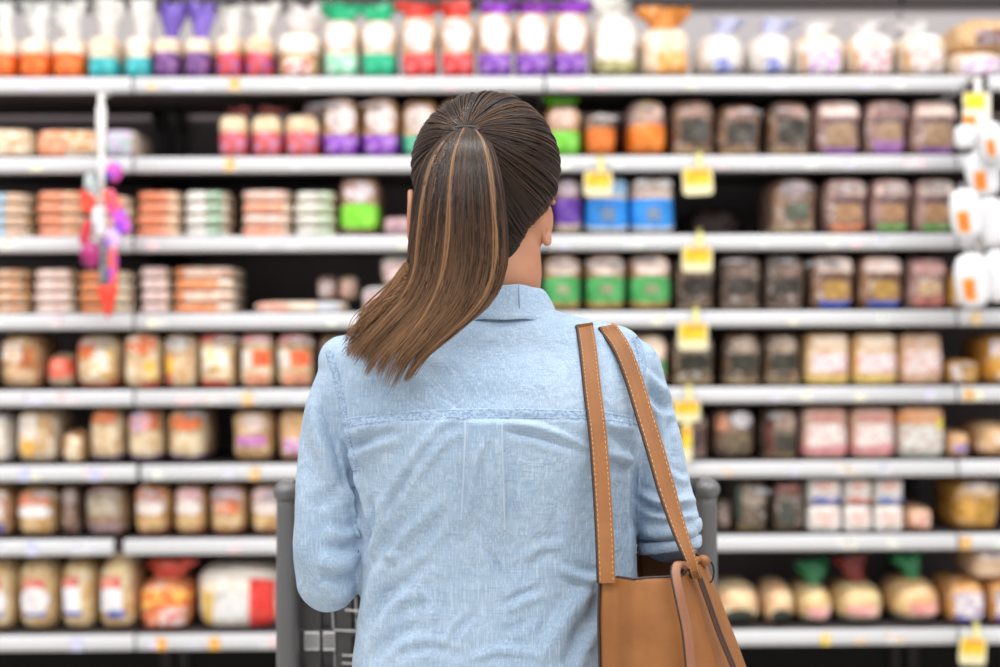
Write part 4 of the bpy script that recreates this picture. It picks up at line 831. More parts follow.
def fold_disp(V, nn):
    X, Y = projV(V); d = np.zeros(len(V)); face = np.clip(-nn[:, 1]*1.6, 0, 1)
    for pts, wd, dp in FOLDS:
        S = np.array([[float(a) for a in p] for p in spline(pts, 4*len(pts))]); best = np.full(len(V), 1e9); side = np.zeros(len(V)); tt = np.zeros(len(V))
        sel = (X > S[:, 0].min()-4*wd) & (X < S[:, 0].max()+4*wd) & (Y > S[:, 1].min()-4*wd) & (Y < S[:, 1].max()+4*wd) & (face > 0)
        if not sel.any(): continue
        x, y = X[sel], Y[sel]; be = np.full(len(x), 1e9); sd = np.zeros(len(x)); te = np.zeros(len(x)); m = len(S)-1
        for i in range(m):
            ax, ay = S[i]; bx, by = S[i+1]; L = max((bx-ax)**2+(by-ay)**2, 1e-6); t = np.clip(((x-ax)*(bx-ax)+(y-ay)*(by-ay))/L, 0, 1)
            qx, qy = ax+t*(bx-ax), ay+t*(by-ay); dd = np.hypot(x-qx, y-qy); cr = (bx-ax)*(y-ay)-(by-ay)*(x-ax); k = dd < be
            be[k] = dd[k]; sd[k] = np.sign(cr[k]); te[k] = (i+t[k])/m
        u = be*sd/wd; taper = np.sin(np.clip(te, 0, 1)*PI)**.45*.9+.1
        d[sel] += 1.25*dp*taper*(np.exp(-u*u)-.55*np.exp(-((np.abs(u)-1.7)/.9)**2))*face[sel]
    # box pleat: raised panel below the yoke, fading down
    fade = np.clip((Y-419)/4, 0, 1)*np.clip((600-Y)/120, 0, 1)
    spread = np.clip((Y-420)/200, 0, 1)*4
    prof = 1/(1+np.exp(-(X-(465-spread))/1.0))-1/(1+np.exp(-(X-(502+spread))/1.0))
    d += .0065*prof*fade*face
    # fabric below the yoke blouses out a little
    d += .0030*np.clip((Y-418)/3, 0, 1)*np.exp(-np.clip(Y-420, 0, None)/30)*face*(X > 345)*(X < 632)
    return d
for _ in range(1):
    nn = normals(V, F); V = V+nn*fold_disp(V, nn)[:, None]
nn = normals(V, F)
rn = np.array([noise.fractal(Vector(v)*22, 1.0, 2.0, 3)*.0012+noise.noise(Vector((v[0]*14+v[2]*9, v[1]*10, v[2]*30-v[0]*10)))*.0013 for v in V])
yk = np.clip((projV(V)[1]-420)/20, .35, 1)
V = V+nn*(rn*yk)[:, None]
SHIRT = fastmesh('shirt', V, F, M_shirt, woman)
bvh = BVHTree.FromPolygons([tuple(v) for v in V], F)
def surf(px, py, off=.0015):
    h = bvh.ray_cast(CAM, ray(px, py).normalized(), 5)
    return (h[0], h[1]) if h[0] is not None else (None, None)
def strip(path, wpx, off, m, name, parent, n=60, cross=5, thick=0.0):
    """strip of cloth laid along the shirt's surface"""
    S = spline(path, n); V = []; F = []; last = None
    for i, s in enumerate(S):
        t = S[min(i+1, n-1)]-S[max(i-1, 0)]; t = t/max(np.linalg.norm(t[:2]), 1e-9); nx, ny = -t[1], t[0]
        for j in range(cross):
            k = (j/(cross-1)-.5)*wpx; p, nr = surf(s[0]+nx*k, s[1]+ny*k)
            if p is None: p = last if last is not None else at(s[0], s[1], 1.65)
            else: p = p+nr*(off+(off*.9 if 0 < j < cross-1 else -off))
            last = p; V.append(tuple(p))
    for i in range(n-1):
        for j in range(cross-1): F.append((i*cross+j, i*cross+j+1, (i+1)*cross+j+1, (i+1)*cross+j))
    return mesh(name, V, F, m, parent)
def dashes(path, m, name, parent, step=2.6, r=.00045, off=.0016):
    S = spline(path, 400); L = [0]
    for i in range(1, 400): L.append(L[-1]+math.hypot(*(S[i][:2]-S[i-1][:2])))
    b = MB(); s = 0
    while s < L[-1]-step:
        i0 = int(np.searchsorted(L, s)); i1 = int(np.searchsorted(L, s+step*.6)); a, _n = surf(*S[i0][:2]); c, _m = surf(*S[min(i1, 399)][:2])
        if a is not None and c is not None and (a-c).length < .01: b.tube([a+_n*off, (a+c)/2+_n*(off+.0003), c+_m*off], r, 4)
        s += step
    return b.build(name, m, parent, True)
yk1 = [(343, 424), (370, 420), (410, 416), (460, 414), (520, 413.5), (575, 415), (608, 417), (632, 421)]
strip(yk1, 11, .0009, M_seam, 'yoke_seam', SHIRT)
dashes([(x, y-4) for x, y in yk1], M_stitch, 'stitching', SHIRT); dashes([(x, y+3.6) for x, y in yk1], M_stitch, 'stitching', SHIRT)
sl = [(329, 352), (334, 368), (339, 388), (343, 408), (345, 426), (349, 448), (356, 470)]
strip(sl, 8, .0009, M_seam, 'armhole_seam', SHIRT); dashes([(x+3, y) for x, y in sl], M_stitch, 'stitching', SHIRT)
sr = [(634, 338), (640, 352), (642, 368), (640, 386), (638, 404), (636, 424)]
strip(sr, 8, .0009, M_seam, 'armhole_seam', SHIRT); dashes([(x-3, y) for x, y in sr], M_stitch, 'stitching', SHIRT)
for pth in ([(465, 421), (464, 460), (461, 520)], [(502, 421), (503, 460), (505, 530)]): strip(pth, 2.0, .0005, plain('pale_pleat_edge', 'b0c2d6', .9), 'pleat_edge', SHIRT, 30, 3)  # paler strip laid along each edge of the pleat
# sleeve rolls on the right arm
e = RARM[-1]; ex, ey, ez, er = e
for k, (zz, rr_, hh) in enumerate(((.006, .0415, .010), (-.014, .0405, .009))):
    V = []; F = []; n = 48; m = 10
    for i in range(n):
        q = 2*PI*i/n; wob = 1+.02*math.sin(3*q+k)+.012*math.sin(7*q)
        for j in range(m):
            p_ = 2*PI*j/m; R = rr_*wob+.0032*math.cos(p_); V.append((ex+.001+R*math.cos(q)*.94, ey-.004+R*math.sin(q)*.94, ez+zz+hh*math.sin(p_)*.9+.006*math.cos(q+.6)))
    for i in range(n):
        for j in range(m): F.append((i*m+j, ((i+1) % n)*m+j, ((i+1) % n)*m+(j+1) % m, i*m+(j+1) % m))
    mesh('rolled_cuff', V, F, M_shirt, SHIRT)
# collar: folded band round the neck
cc = at(503, 300, 1.75); V = []; F = []; n = 64
zt, zb = at(503, 283.5, 1.70).z, at(503, 319.5, 1.68).z
prof = [(.052, .052, zb+.004), (.053, .050, zt-.004), (.0555, .0525, zt), (.0585, .0555, zt-.003), (.066, .060, zt-.012), (.0745, .0675, zb+.012), (.0820, .0745, zb+.001), (.0805, .0725, zb-.0008), (.068, .060, zb+.005)]
for i in range(n+1):
    q = -PI/2+(-165+330*i/n)*PI/180; c_, s_ = math.cos(q), math.sin(q)
    fr = (1+s_)/2                              # 0 at the back, 1 in front
    side = abs(c_)
    for rx, ry, z in prof: V.append((cc.x+rx*c_, 1.752+ry*s_*(1.0 if s_ < 0 else 1.15), z-.035*fr**1.3-.006*side**3*(z < zt-.008)+.0008*math.sin(9*q)))
m = len(prof)
for i in range(n):
    for j in range(m-1): F.append((i*m+j, i*m+j+1, (i+1)*m+j+1, (i+1)*m+j))
collar = mesh('collar', V, F, M_shirt, SHIRT)
sd = collar.modifiers.new('s', 'SUBSURF'); sd.levels = 2; sd.render_levels = 2
b = MB()
for rx, ry, z, k in ((.0795, .0722, zb+.0048, 0),):
    P = []
    for i in range(80):
        q = -PI/2+(-70+140*i/79)*PI/180; fr = (1+math.sin(q))/2; P.append((cc.x+(rx+.0012)*math.cos(q), 1.752+(ry+.0012)*math.sin(q), z-.035*fr**1.3-.006*abs(math.cos(q))**3))
    for i in range(0, 78, 2): b.tube([P[i], P[i+1]], .0004, 4)
b.build('stitching', M_stitch, collar, True)
cs = at(519, 300, 1.69); b = MB(); 
b.tube([(cs.x, 1.752-.0570, zt-.001), (cs.x, 1.752-.0600, zt-.010), (cs.x+.0004, 1.752-.0650, zb+.012)], .0007, 6); b.build('collar_seam', plain('seam_blue', '7f9dbf', .9), collar, True)

# ---- jeans and shoes (below the frame)
M_jean = plain('dark_indigo_denim', '2c3a54', .85, bump=.3, scale=300, vary=.25)
j = MB(); j.add(*loft([(hipc.x, .60+.30, .155, 1.75, .115, .115), (hipc.x, .86, .165, 1.75, .125, .12), (hipc.x, .80, .17, 1.75, .12, .11), (hipc.x, .74, .165, 1.75, .10, .095)]))
for s in (-1, 1): limb(j, [(hipc.x+s*.085, 1.75, .80, .086), (hipc.x+s*.088, 1.752, .62, .080), (hipc.x+s*.088, 1.755, .45, .060), (hipc.x+s*.088, 1.755, .30, .056), (hipc.x+s*.088, 1.75, .14, .052)], 24, 30)
V, F, nn = remesh(j, .008, 5); fastmesh('jeans', V, F, M_jean, woman)
for s in (-1, 1):
    x = hipc.x+s*.090; sb = MB(); sb.add(*loft([(x, .012, .045, 1.80, .105, .125), (x, .040, .044, 1.80, .103, .115), (x, .062, .038, 1.785, .085, .075), (x, .095, .041, 1.752, .048, .05)], 32, 2.4))
    V, F, nn = remesh(sb, .005, 6); so = fastmesh('shoe', V, F, plain('white_canvas_shoe', 'e6e2dc', .8), woman)
    V, F = loft([(x, .0, .047, 1.80, .108, .130), (x, .018, .048, 1.80, .109, .131)], 40, 2.4); mesh('sole', V, F, plain('rubber_sole', 'cfcac2', .7), so, False)

# ---- hair
def _hair(m, nt, p):
    at_ = N(nt, 'ShaderNodeAttribute', attribute_name='tone'); nt.links.new(at_.outputs['Color'], p.inputs['Base Color'])
    p.inputs['Roughness'].default_value = .38; p.inputs['Specular IOR Level'].default_value = .26
M_hair = mat('brown_hair', _hair)
def setcol(o, C):
    a = o.data.color_attributes.new('tone', 'FLOAT_COLOR', 'POINT'); a.data.foreach_set('color', np.array(C, float).ravel())
hb = MB(); hc = HC
hb.add(*ball((hc.x, hc.y-.002, hc.z+.002), (.0938, .102, .0950), 40, 28))
hb.add(*ball((hc.x+.003, hc.y-.040, hc.z-.030), (.074, .060, .062), 32, 22))
for px_, py_, Y_, r_ in ((494, 222, 1.722, 34), (500, 240, 1.720, 21), (506, 255, 1.716, 8), (445, 205, 1.725, 30), (533, 170, 1.74, 26)):
    p = pr(px_, py_, Y_, r_); hb.add(*ball(p[:3], (p[3], p[3]*.8, p[3]*1.05)))
V, F, nn = remesh(hb, .0035, 10)
# keep the face open: cut the front-lower part away by pulling it inside the head
D = V-np.array(hc); fz = np.clip((D[:, 1]-.028)/.02, 0, 1)*np.clip((.045-D[:, 2])/.02, 0, 1)
V = V-D*(.30*fz)[:, None]
hair_dark = lin('1c130f')
HAIR = fastmesh('hair', V, F, M_hair, woman); setcol(HAIR, np.tile(hair_dark, (len(V), 1)))
hbvh = BVHTree.FromPolygons([tuple(v) for v in V], F)
tiep = None; h = hbvh.ray_cast(CAM, ray(466, 131).normalized(), 5); tiep = h[0]; tdir = (tiep-hc).normalized()
rs = random.Random(11)
def strands(name, paths, parent):
    """paths: list of (points, radii, colours)"""
    V = []; F = []; C = []
    for pts, rad, cols in paths:
        k = len(V); n = len(pts)
        for i, p in enumerate(pts):
            t = (pts[min(i+1, n-1)]-pts[max(i-1, 0)]).normalized(); a = t.cross(Vector((.1, -1, .05))).normalized(); b_ = t.cross(a)
            if b_.y > 0: b_ = -b_
            for q, hgt in ((-1, 0), (0, .8), (1, 0)):
                V.append(p+a*(q*rad[i])+b_*(hgt*rad[i])); C.append(cols[i])
        for i in range(n-1):
            for q in range(3): F.append((k+i*3+q, k+i*3+(q+1) % 3, k+(i+1)*3+(q+1) % 3, k+(i+1)*3+q))
    o = mesh(name, V, F, M_hair, parent); setcol(o, C); return o
def mixc(a, b_, t): return tuple(a[i]*(1-t)+b_[i]*t for i in range(3))+(1,)
K0, K1, K2, K3 = lin('150e0b'), lin('3b291f'), lin('5a3f2e'), lin('a37c5a')
paths = []
for s_ in range(1500):
    # start on the hairline or on the scalp
    th = rs.uniform(0, 2*PI); up = rs.uniform(-1, 1)
    d = Vector((math.cos(th), math.sin(th), rs.uniform(-1.6, .95))).normalized()
    if d.y > .45 and d.z < .55: continue
    if d.z < -.35 and d.y > .0: continue
    ang = d.angle(tdir)
    if ang < .12: continue
    n = 16; pts = []; rad = []; cols = []; lift = rs.uniform(.0, .0022); tone = rs.random(); sweep = rs.uniform(-.10, .10)
    axis = tdir.cross(d).normalized()
    base = mixc(K0, K1, tone) if tone < .985 else mixc(K1, K2, .8)
    end = 1-min(.04/ang, .2)*rs.uniform(.2, 1.0)
    for i in range(n):
        t = i/(n-1)*end; q = d.slerp(tdir, t) if ang < 3.0 else d
        q = (q+axis*(math.sin(PI*t)*sweep*.35)+Vector((0, 0, -1))*(math.sin(PI*t)*.06*ang)).normalized()
        hh = hbvh.ray_cast(hc, q, 1.0)
        r = (hh[0]-hc).length if hh[0] is not None else .1
        pts.append(hc+q*(r+lift-.0006)); w_ = (.0016 if tone < .93 else .0008)*(.45+.55*math.sin(PI*min(max(t, .05), 1))); rad.append(w_); cols.append(mixc(base, K1, .2*math.sin(PI*t)))
    paths.append((pts, rad, cols))
# thin fly-away hairs on the crown
for s_ in range(24):
    th = rs.uniform(0, PI*2); d = Vector((math.cos(th)*.8, math.sin(th)*.5-.2, rs.uniform(.3, 1))).normalized(); ang = d.angle(tdir)
    if ang < .2: continue
    pts = []; rad = []; cols = []; hi = rs.uniform(.002, .006)
    for i in range(14):
        t = i/13*rs.uniform(.9, .95); q = d.slerp(tdir, t); hh = hbvh.ray_cast(hc, q, 1.0); r = (hh[0]-hc).length
        pts.append(hc+q*(r+.001+hi*math.sin(PI*t))); rad.append(.0002); cols.append(mixc(K2, K3, .4))
    paths.append((pts, rad, cols))
strands('combed_hair', paths, HAIR)
# ponytail
PL = [(455, 131), (438, 143), (424, 166), (416, 200), (412, 240), (408, 272), (396, 298), (375, 322), (353, 345), (342, 359)]
PM = [(466, 127), (463, 142), (460, 166), (458, 200), (457, 240), (452, 275), (441, 306), (420, 338), (398, 366), (384, 402)]
PR = [(478, 131), (489, 143), (497, 166), (502, 200), (505, 240), (503, 272), (490, 303), (461, 332), (432, 358), (410, 394)]
PYC = [1.652, 1.628, 1.612, 1.603, 1.600, 1.602, 1.606, 1.608, 1.610, 1.615]
TH = [.012, .020, .026, .028, .027, .025, .022, .018, .013, .009]
NL = 60
SL, SM, SR = spline(PL, NL), spline(PM, NL), spline(PR, NL); SYC = [float(v[0]) for v in spline([(y,) for y in PYC], NL)]; STH = [float(v[0]) for v in spline([(y,) for y in TH], NL)]
def pony(s, r, t, wob=(0, 0)):
    i = t*(NL-1); k = min(int(i), NL-2); u = i-k
    def L_(S): return S[k]*(1-u)+S[k+1]*u
    a, m_, c = L_(SL), L_(SM), L_(SR)
    q = m_*(1-abs(s))+(a if s < 0 else c)*abs(s); q = q*.75+.25*(a*((1-s)/2)+c*((1+s)/2))
    px, py = q[0]+wob[0], q[1]+wob[1]
    yc = SYC[k]*(1-u)+SYC[k+1]*u; th = STH[k]*(1-u)+STH[k+1]*u
    Y = yc-r*th*math.sqrt(max(0, 1-s*s))
    hs = bvh.ray_cast(CAM, ray(px, py).normalized(), 5)
    if hs[0] is not None and t > .5: Y = min(Y, hs[0].y-.003-.012*(1-abs(s))*max(r, 0)*(1-t))
    return at(px, py, Y)
V = []; F = []; n = 18
for i in range(34):
    t = i/33*.84
    for k in range(n):
        q = 2*PI*k/n; V.append(pony(.86*math.cos(q), .8*math.sin(q), t))
for i in range(33):
    for k in range(n): F.append((i*n+k, i*n+(k+1) % n, (i+1)*n+(k+1) % n, (i+1)*n+k))
F.append(tuple(range(n))); F.append(tuple(range(33*n, 34*n)))
PONY = mesh('ponytail', V, F, M_hair, HAIR)
setcol(PONY, [mixc(K0, K2, min(1, max(0, (i//n)/33-.45)*.9)) for i in range(len(V))])
paths = []
CL = [(rs.uniform(-1, 1), rs.uniform(.86, 1.0), rs.uniform(-5, 5), rs.uniform(-4, 4)) for _ in range(30)]
for c_ in range(1700):
    s = rs.uniform(-1, 1); s = sgn(s)*abs(s)**.9; r = rs.choice([1, 1, .9, rs.uniform(.4, 1)]); n = 26
    tl = rs.uniform(.80, 1.0) if rs.random() < .75 else rs.uniform(.6, .85)
    hl = (.9*math.exp(-((s+.84)/.05)**2)+math.exp(-((s+.22)/.025)**2)+math.exp(-((s-.80)/.05)**2))*(rs.random() < .55); hl = hl*rs.uniform(.4, 1) if hl > .45 else 0; hl += .5*(rs.random() < .02)
    thick = rs.choice([.0005, .0007, .0011, .0015]); tone = rs.random(); f1, f2, am = rs.uniform(1, 3), rs.uniform(0, 6), rs.uniform(0, 3.2)
    ci = min(CL, key=lambda q: abs(q[0]-s)); tl = ci[1]-rs.random()**2*.16; conv = rs.uniform(.5, .95)
    spread = rs.gauss(0, 2.2); pts = []; rad = []; cols = []
    drift = rs.uniform(-.12, .12); vr = rs.random()
    for i in range(n):
        t = i/(n-1)*tl; s2 = max(-1.04, min(1.04, s+(drift if hl < .4 else 0)*t+.03*math.sin(f1*t*5+f2)))
        cv = max(0, (t-.62)/.38); s2 = s2*(1-cv*conv)+ci[0]*cv*conv
        wx = ci[2]*cv**1.5+am*math.sin(f1*t*6+f2)*t+spread*max(0, t-.6)*1.5; wy = am*.6*math.cos(f1*t*5)*t+rs.uniform(-.2, .2)
        pts.append(pony(s2, r, t, (wx, wy))+Vector((0, -.0006*rs.random()-.0012*(hl > .5), 0))); rad.append(thick*(1.0 if t < .5 else 1.02-.97*((t-.5)/(tl-.5+1e-6))**1.5))
        omb = min(1, max(0, (t-.32)/.62))**1.2; c = mixc(mixc(K0, K1, tone), mixc(K2, K3, .25+.75*tone), omb*.95)
        c = mixc(c, K2, .65*(vr > .82)*(1-.5*omb)); c = mixc(c, K0, .75*(vr < .22))
        c = mixc(c, K3, min(.85, hl*(.55+.4*t))); cols.append(c)
    paths.append((pts, rad, cols))
strands('hair_lock', paths, PONY)
# loose ends spraying over the left shoulder
paths = []
for c_ in range(260):
    x0, y0 = rs.uniform(364, 396), rs.uniform(305, 322); x1 = rs.uniform(341, 372); y1 = rs.uniform(336, 360)+max(0, (x1-358))*.3
    P = [(rs.uniform(404, 414), rs.uniform(262, 292)), (x0, y0), ((x0+x1)/2-4, (y0+y1)/2-1), (x1, y1)]; S = spline(P, 14); pts = []; rad = []; cols = []; tone = rs.random()
    for i, q in enumerate(S):
        hs = bvh.ray_cast(CAM, ray(q[0], q[1]).normalized(), 5); Y = 1.618
        if hs[0] is not None: Y = min(hs[0].y-.0035-.003*tone, 1.70)
        Y = Y*min(1, i/9)+1.596*(1-min(1, i/9)); pts.append(at(q[0], q[1], Y)); rad.append(.0008*(1-.8*i/13)); cols.append(mixc(K2, K3, tone*.9))
    paths.append((pts, rad, cols))
strands('hair_ends', paths, PONY)
b = MB(); tb = [Vector(pony(0, 0, .0))]; c0 = pony(0, .2, .015)
pts = [c0+Vector((math.cos(q)*.0150, math.sin(q)*.010+.004, math.sin(q)*.004+.001)) for q in [k*PI/10 for k in range(21)]]
b.tube(pts, .0030, 8, False); b.build('hair_tie', plain('black_elastic', '17120f', .6), HAIR, True)
# ------------------------------------------------------------------ tan leather shoulder bag
def leather(name, h, h2):
    def b(m, nt, p):
        tc = N(nt, 'ShaderNodeTexCoord'); n = N(nt, 'ShaderNodeTexNoise', i_Scale=14.0, i_Detail=5.0, i_Roughness=.6); nt.links.new(tc.outputs['Object'], n.inputs['Vector'])
        nt.links.new(mixcol(nt, ramp(nt, n.outputs[0], .35, .7), lin(h), lin(h2)), p.inputs['Base Color']); p.inputs['Roughness'].default_value = .5
        v = N(nt, 'ShaderNodeTexVoronoi', i_Scale=900.0); nt.links.new(tc.outputs['Object'], v.inputs['Vector'])
        bm = N(nt, 'ShaderNodeBump', i_Strength=.15, i_Distance=.0006); nt.links.new(v.outputs[0], bm.inputs['Height']); nt.links.new(bm.outputs[0], p.inputs['Normal'])
    return mat(name, b)
M_lea = leather('tan_leather', '96602f', '845023'); M_edge = plain('dark_edge_paint', '33241f', .5); M_thr = plain('cream_thread', 'd8b890', .8); M_suede = leather('tan_suede_inside', 'b88a62', 'a87a50')
bag = empty('shoulder_bag', (.25, 1.70, .75))
tag(bag, 'tan leather shoulder bag hanging at the right side of the blue shirt', 'bag')
BO = Vector((.25, 1.70, .75))
def bl(v): return tuple(Vector(v)-BO)
def ax(px, py, Y): return at(px, py, Y)
# plan corners at three heights: near-left, near fold, right, far-right, far-left
ROWS = [
 [(601, 579, 1.592), (640, 578, 1.572), (681, 576, 1.580), (690, 566, 1.610), (705, 561, 1.690), (690, 553, 1.790), (640, 553, 1.820), (612, 566, 1.70)],
 [(600, 620, 1.590), (640, 620, 1.562), (686, 622, 1.566), (704, 618, 1.610), (725, 612, 1.700), (700, 604, 1.800), (645, 600, 1.825), (612, 608, 1.71)],
 [(601, 667, 1.590), (642, 670, 1.555), (691, 672, 1.560), (720, 670, 1.610), (745, 664, 1.700), (716, 650, 1.810), (650, 645, 1.830), (612, 655, 1.72)],
 [(602, 760, 1.588), (650, 766, 1.545), (706, 768, 1.550), (750, 764, 1.610), (776, 752, 1.710), (735, 730, 1.820), (655, 722, 1.840), (614, 740, 1.73)],
 [(606, 830, 1.595), (652, 838, 1.560), (712, 838, 1.565), (758, 832, 1.62), (782, 815, 1.71), (738, 790, 1.81), (660, 785, 1.82), (618, 805, 1.73)]]
corners = [[np.array(at(*c)) for c in r] for r in ROWS]
SP = spline([np.concatenate(r) for r in corners], 26)
V = []; F = []; nc = 48
for r in SP:
    C = [r[i*3:i*3+3] for i in range(8)]; C = C+C[:3]
    ring = spline(C[:], 10*8+1+20)[:] if False else None
    per = []
    for i in range(8):
        a = C[(i-1) % 8]; b_ = C[i]; c = C[i+1]; d = C[i+2] if i+2 < len(C) else C[(i+2) % 8]
        for j in range(6):
            u = j/6; cr = .5*((2*b_)+(c-a)*u+(2*a-5*b_+4*c-d)*u*u+(3*b_-a-3*c+d)*u**3); lnr = b_*(1-u)+c*u; per.append(cr*.55+lnr*.45)
    V += [bl(p) for p in per]
m = len(SP)
for i in range(m-1):
    for k in range(nc): F.append((i*nc+k, (i+1)*nc+k, (i+1)*nc+(k+1) % nc, i*nc+(k+1) % nc))
F.append(tuple(range((m-1)*nc, m*nc)))
# soft vertical fold on the near panel
for i, v in enumerate(V):
    k = i % nc; row = i//nc
    if 0 < k < 12: 
        s = math.exp(-((k-3)/1.3)**2); V[i] = (v[0], v[1]+.013*s*(1-.6*row/m)-.007*math.exp(-((k-5)/1.2)**2), v[2])
bb = mesh('bag_body', V, F, M_lea, bag)
so = bb.modifiers.new('s', 'SOLIDIFY'); so.thickness = .0028; so.offset = 0
ss = bb.modifiers.new('u', 'SUBSURF'); ss.levels = 1; ss.render_levels = 1
VB = [Vector(v)+BO for v in V]
def brow(k, i): return VB[i*nc+k]
# lining band visible inside the mouth
Vi = []; Fi = []
for i in (0, 3, 6):
    for k in range(nc): p = brow(k, i); c = Vector((.20, 1.70, p.z)); Vi.append(bl(p+(c-p).normalized()*.0035+Vector((0, 0, .0006 if i == 0 else 0))))
for i in range(2):
    for k in range(nc): Fi.append((i*nc+k, i*nc+(k+1) % nc, (i+1)*nc+(k+1) % nc, (i+1)*nc+k))
mesh('lining', Vi, Fi, M_suede, bag)
# dark edge along the mouth
b = MB(); b.tube([bl(brow(k % nc, 0)+Vector((0, -.0004, .0004))) for k in range(nc+1)], .0014, 6, False); b.build('mouth_edge', M_edge, bag, True)
b = MB(); b.tube([bl(brow(0, i)+Vector((-.0016, -.0012, 0))) for i in range(m)], .0018, 6); b.build('piping', M_edge, bag, True)
b = MB()
for i in range(0, m-1):
    for q in range(4):
        p = brow(0, i)*(1-q/4)+brow(0, i+1)*(q/4); p2 = brow(0, i)*(1-(q+.55)/4)+brow(0, i+1)*((q+.55)/4); o_ = Vector((.0055, -.0040, 0)); b.tube([bl(p+o_), bl(p2+o_)], .0005, 4)
b.build('stitching', M_thr, bag, True)
def ribbon(pts, w_, th, name, m, parent, flat=None, offset=None):
    """leather strap along world points; flat = width direction hint"""
    V = []; F = []; n = len(pts)
    for i, p in enumerate(pts):
        t = (pts[min(i+1, n-1)]-pts[max(i-1, 0)]).normalized(); fw = (flat[i] if isinstance(flat, list) else flat); s = (fw-t*fw.dot(t)).normalized(); nr = s.cross(t).normalized()
        if nr.y > 0 and abs(nr.y) > .2: nr = -nr
        ww = w_[i] if hasattr(w_, '__len__') else w_
        V += [bl(p-s*ww/2+nr*th*.3), bl(p-s*ww*.42+nr*th*.62), bl(p+nr*th*.5), bl(p+s*ww*.42+nr*th*.62), bl(p+s*ww/2+nr*th*.3), bl(p+s*ww/2-nr*th/2), bl(p-s*ww/2-nr*th/2)]
    for i in range(n-1):
        for k in range(7): F.append((i*7+k, i*7+(k+1) % 7, (i+1)*7+(k+1) % 7, (i+1)*7+k))
    F.append(tuple(range(7))); F.append(tuple(range((n-1)*7, n*7))[::-1])
    return mesh(name, V, F, m, parent, False)
def strap(path, front, wd, name):
    S = spline(path, 60); Ys = []
    for s in S:
        hmin = None
        for dx in (-7, 0, 7):
            p, nr = surf(s[0]+dx, s[1]);
            if p is not None: hmin = p.y if hmin is None else min(hmin, p.y)
        Ys.append(hmin)
    last = 1.585
    for i in range(59, -1, -1):
        if Ys[i] is None: Ys[i] = last
        last = Ys[i]
    Ye = path_end_Y
    Ys = [min(y-.0035, 1.74) for y in Ys]
    # taut: lower hull so the strap bridges hollows
    for i in range(60):
        for j in range(i+2, 60):
            pass
    t_ = np.linspace(0, 1, 60); Yh = np.array(Ys); Yh[-1] = min(Yh[-1], Ye); Yh[-1] = Ye
    # lower convex hull of (t, Y)
    hull = []
    for i in range(60):
        while len(hull) >= 2 and (Yh[hull[-1]]-Yh[hull[-2]])*(t_[i]-t_[hull[-2]]) >= (Yh[i]-Yh[hull[-2]])*(t_[hull[-1]]-t_[hull[-2]]): hull.pop()
        hull.append(i)
    Yc = np.interp(t_, t_[hull], Yh[hull]); Yc = np.convolve(np.pad(Yc, 3, 'edge'), np.ones(7)/7, 'valid')
    pts = [at(s[0], s[1], float(y)) for s, y in zip(S, Yc)]
    top = pts[0]; fr = [Vector(f_) for f_ in front]
    full = [Vector(tuple(q)) for q in spline([tuple(f_) for f_ in fr]+[tuple(top)], 40)][:-1]
    allp = full+pts; flat = [Vector((1, -.0, .15)) if i < len(full) else Vector((1, -.15, .1)) for i in range(len(allp))]
    st = ribbon(allp, wd, .0036, name, M_lea, bag, flat)
    k = len(full); vis = allp[k-3:]
    # dark edge on the left side, thread lines
    b = MB(); e_ = []; th1 = []; th2 = []
    for i, p in enumerate(allp):
        t = (allp[min(i+1, len(allp)-1)]-allp[max(i-1, 0)]).normalized(); s = (flat[i]-t*flat[i].dot(t)).normalized(); nr = s.cross(t).normalized()
        if nr.y > 0 and abs(nr.y) > .2: nr = -nr
        wi = wd[i] if isinstance(wd, list) else wd; e_.append(bl(p-s*wi*.51)); th1.append(p-s*wi*.38+nr*.0027); th2.append(p+s*wi*.38+nr*.0027)
        
    b.tube(e_, .0021, 6); b.build('dark_edge', M_edge, st, True)
    b = MB()
    for T in (th1, th2):
        L = 0
        for i in range(len(T)-1):
            seg = (T[i+1]-T[i]).length; q = max(1, int(seg/.0042))
            for j_ in range(q): b.tube([bl(T[i].lerp(T[i+1], j_/q)), bl(T[i].lerp(T[i+1], (j_+.6)/q))], .00032, 4)
    b.build('stitching', M_thr, st, True)
    return pts
path_end_Y = 1.580
A = strap([(585, 325), (589, 352), (593, 390), (598, 430), (602, 480), (605, 530), (607, 583)], [at(612, 566, 1.86), at(598, 470, 1.93), at(600, 390, 1.905), at(588, 344, 1.860), at(585, 325, 1.80)], .0195, 'shoulder_strap')
path_end_Y = 1.612
B = strap([(608, 327), (622, 348), (634, 378), (645, 414), (656, 450), (668, 492), (680, 530), (692, 562), (697, 577)], [at(684, 548, 1.86), at(668, 470, 1.95), at(636, 400, 1.93), at(607, 348, 1.865), at(606, 327, 1.80)], [.0200]*75+[.0200-.0090*min(1, i/18) for i in range(24)], 'shoulder_strap')
# dark strap running down the bag from the right handle
pts = [at(*q)+Vector((0, -.004, 0)) for q in ((690, 560, 1.606), (697, 572, 1.606), (706, 596, 1.612), (718, 630, 1.612), (733, 667, 1.612), (752, 716, 1.612))]
pts = [Vector(tuple(q)) for q in spline([tuple(p) for p in pts], 30)]
ribbon(pts, .0065, .004, 'dark_side_strap', plain('dark_brown_leather', '4a332a', .5), bag, Vector((1, 0, .3)))
# hanging drawstring tab in front
pts = [Vector(tuple(q)) for q in spline([tuple(at(*q)) for q in ((688, 568, 1.586), (680, 563, 1.572), (676, 572, 1.560), (680, 596, 1.549), (687, 630, 1.543), (691, 667, 1.538), (694, 705, 1.533))], 34)]
d_ = ribbon(pts, .0095, .004, 'drawstring', leather('taupe_leather', '9a6a50', '8a5c44'), bag, Vector((1, -.35, 0)))
b = MB(); e = [bl(p+Vector((-.0052, .0005, 0))) for p in pts]; b.tube(e, .0015, 6); b.build('dark_edge', M_edge, d_, True)
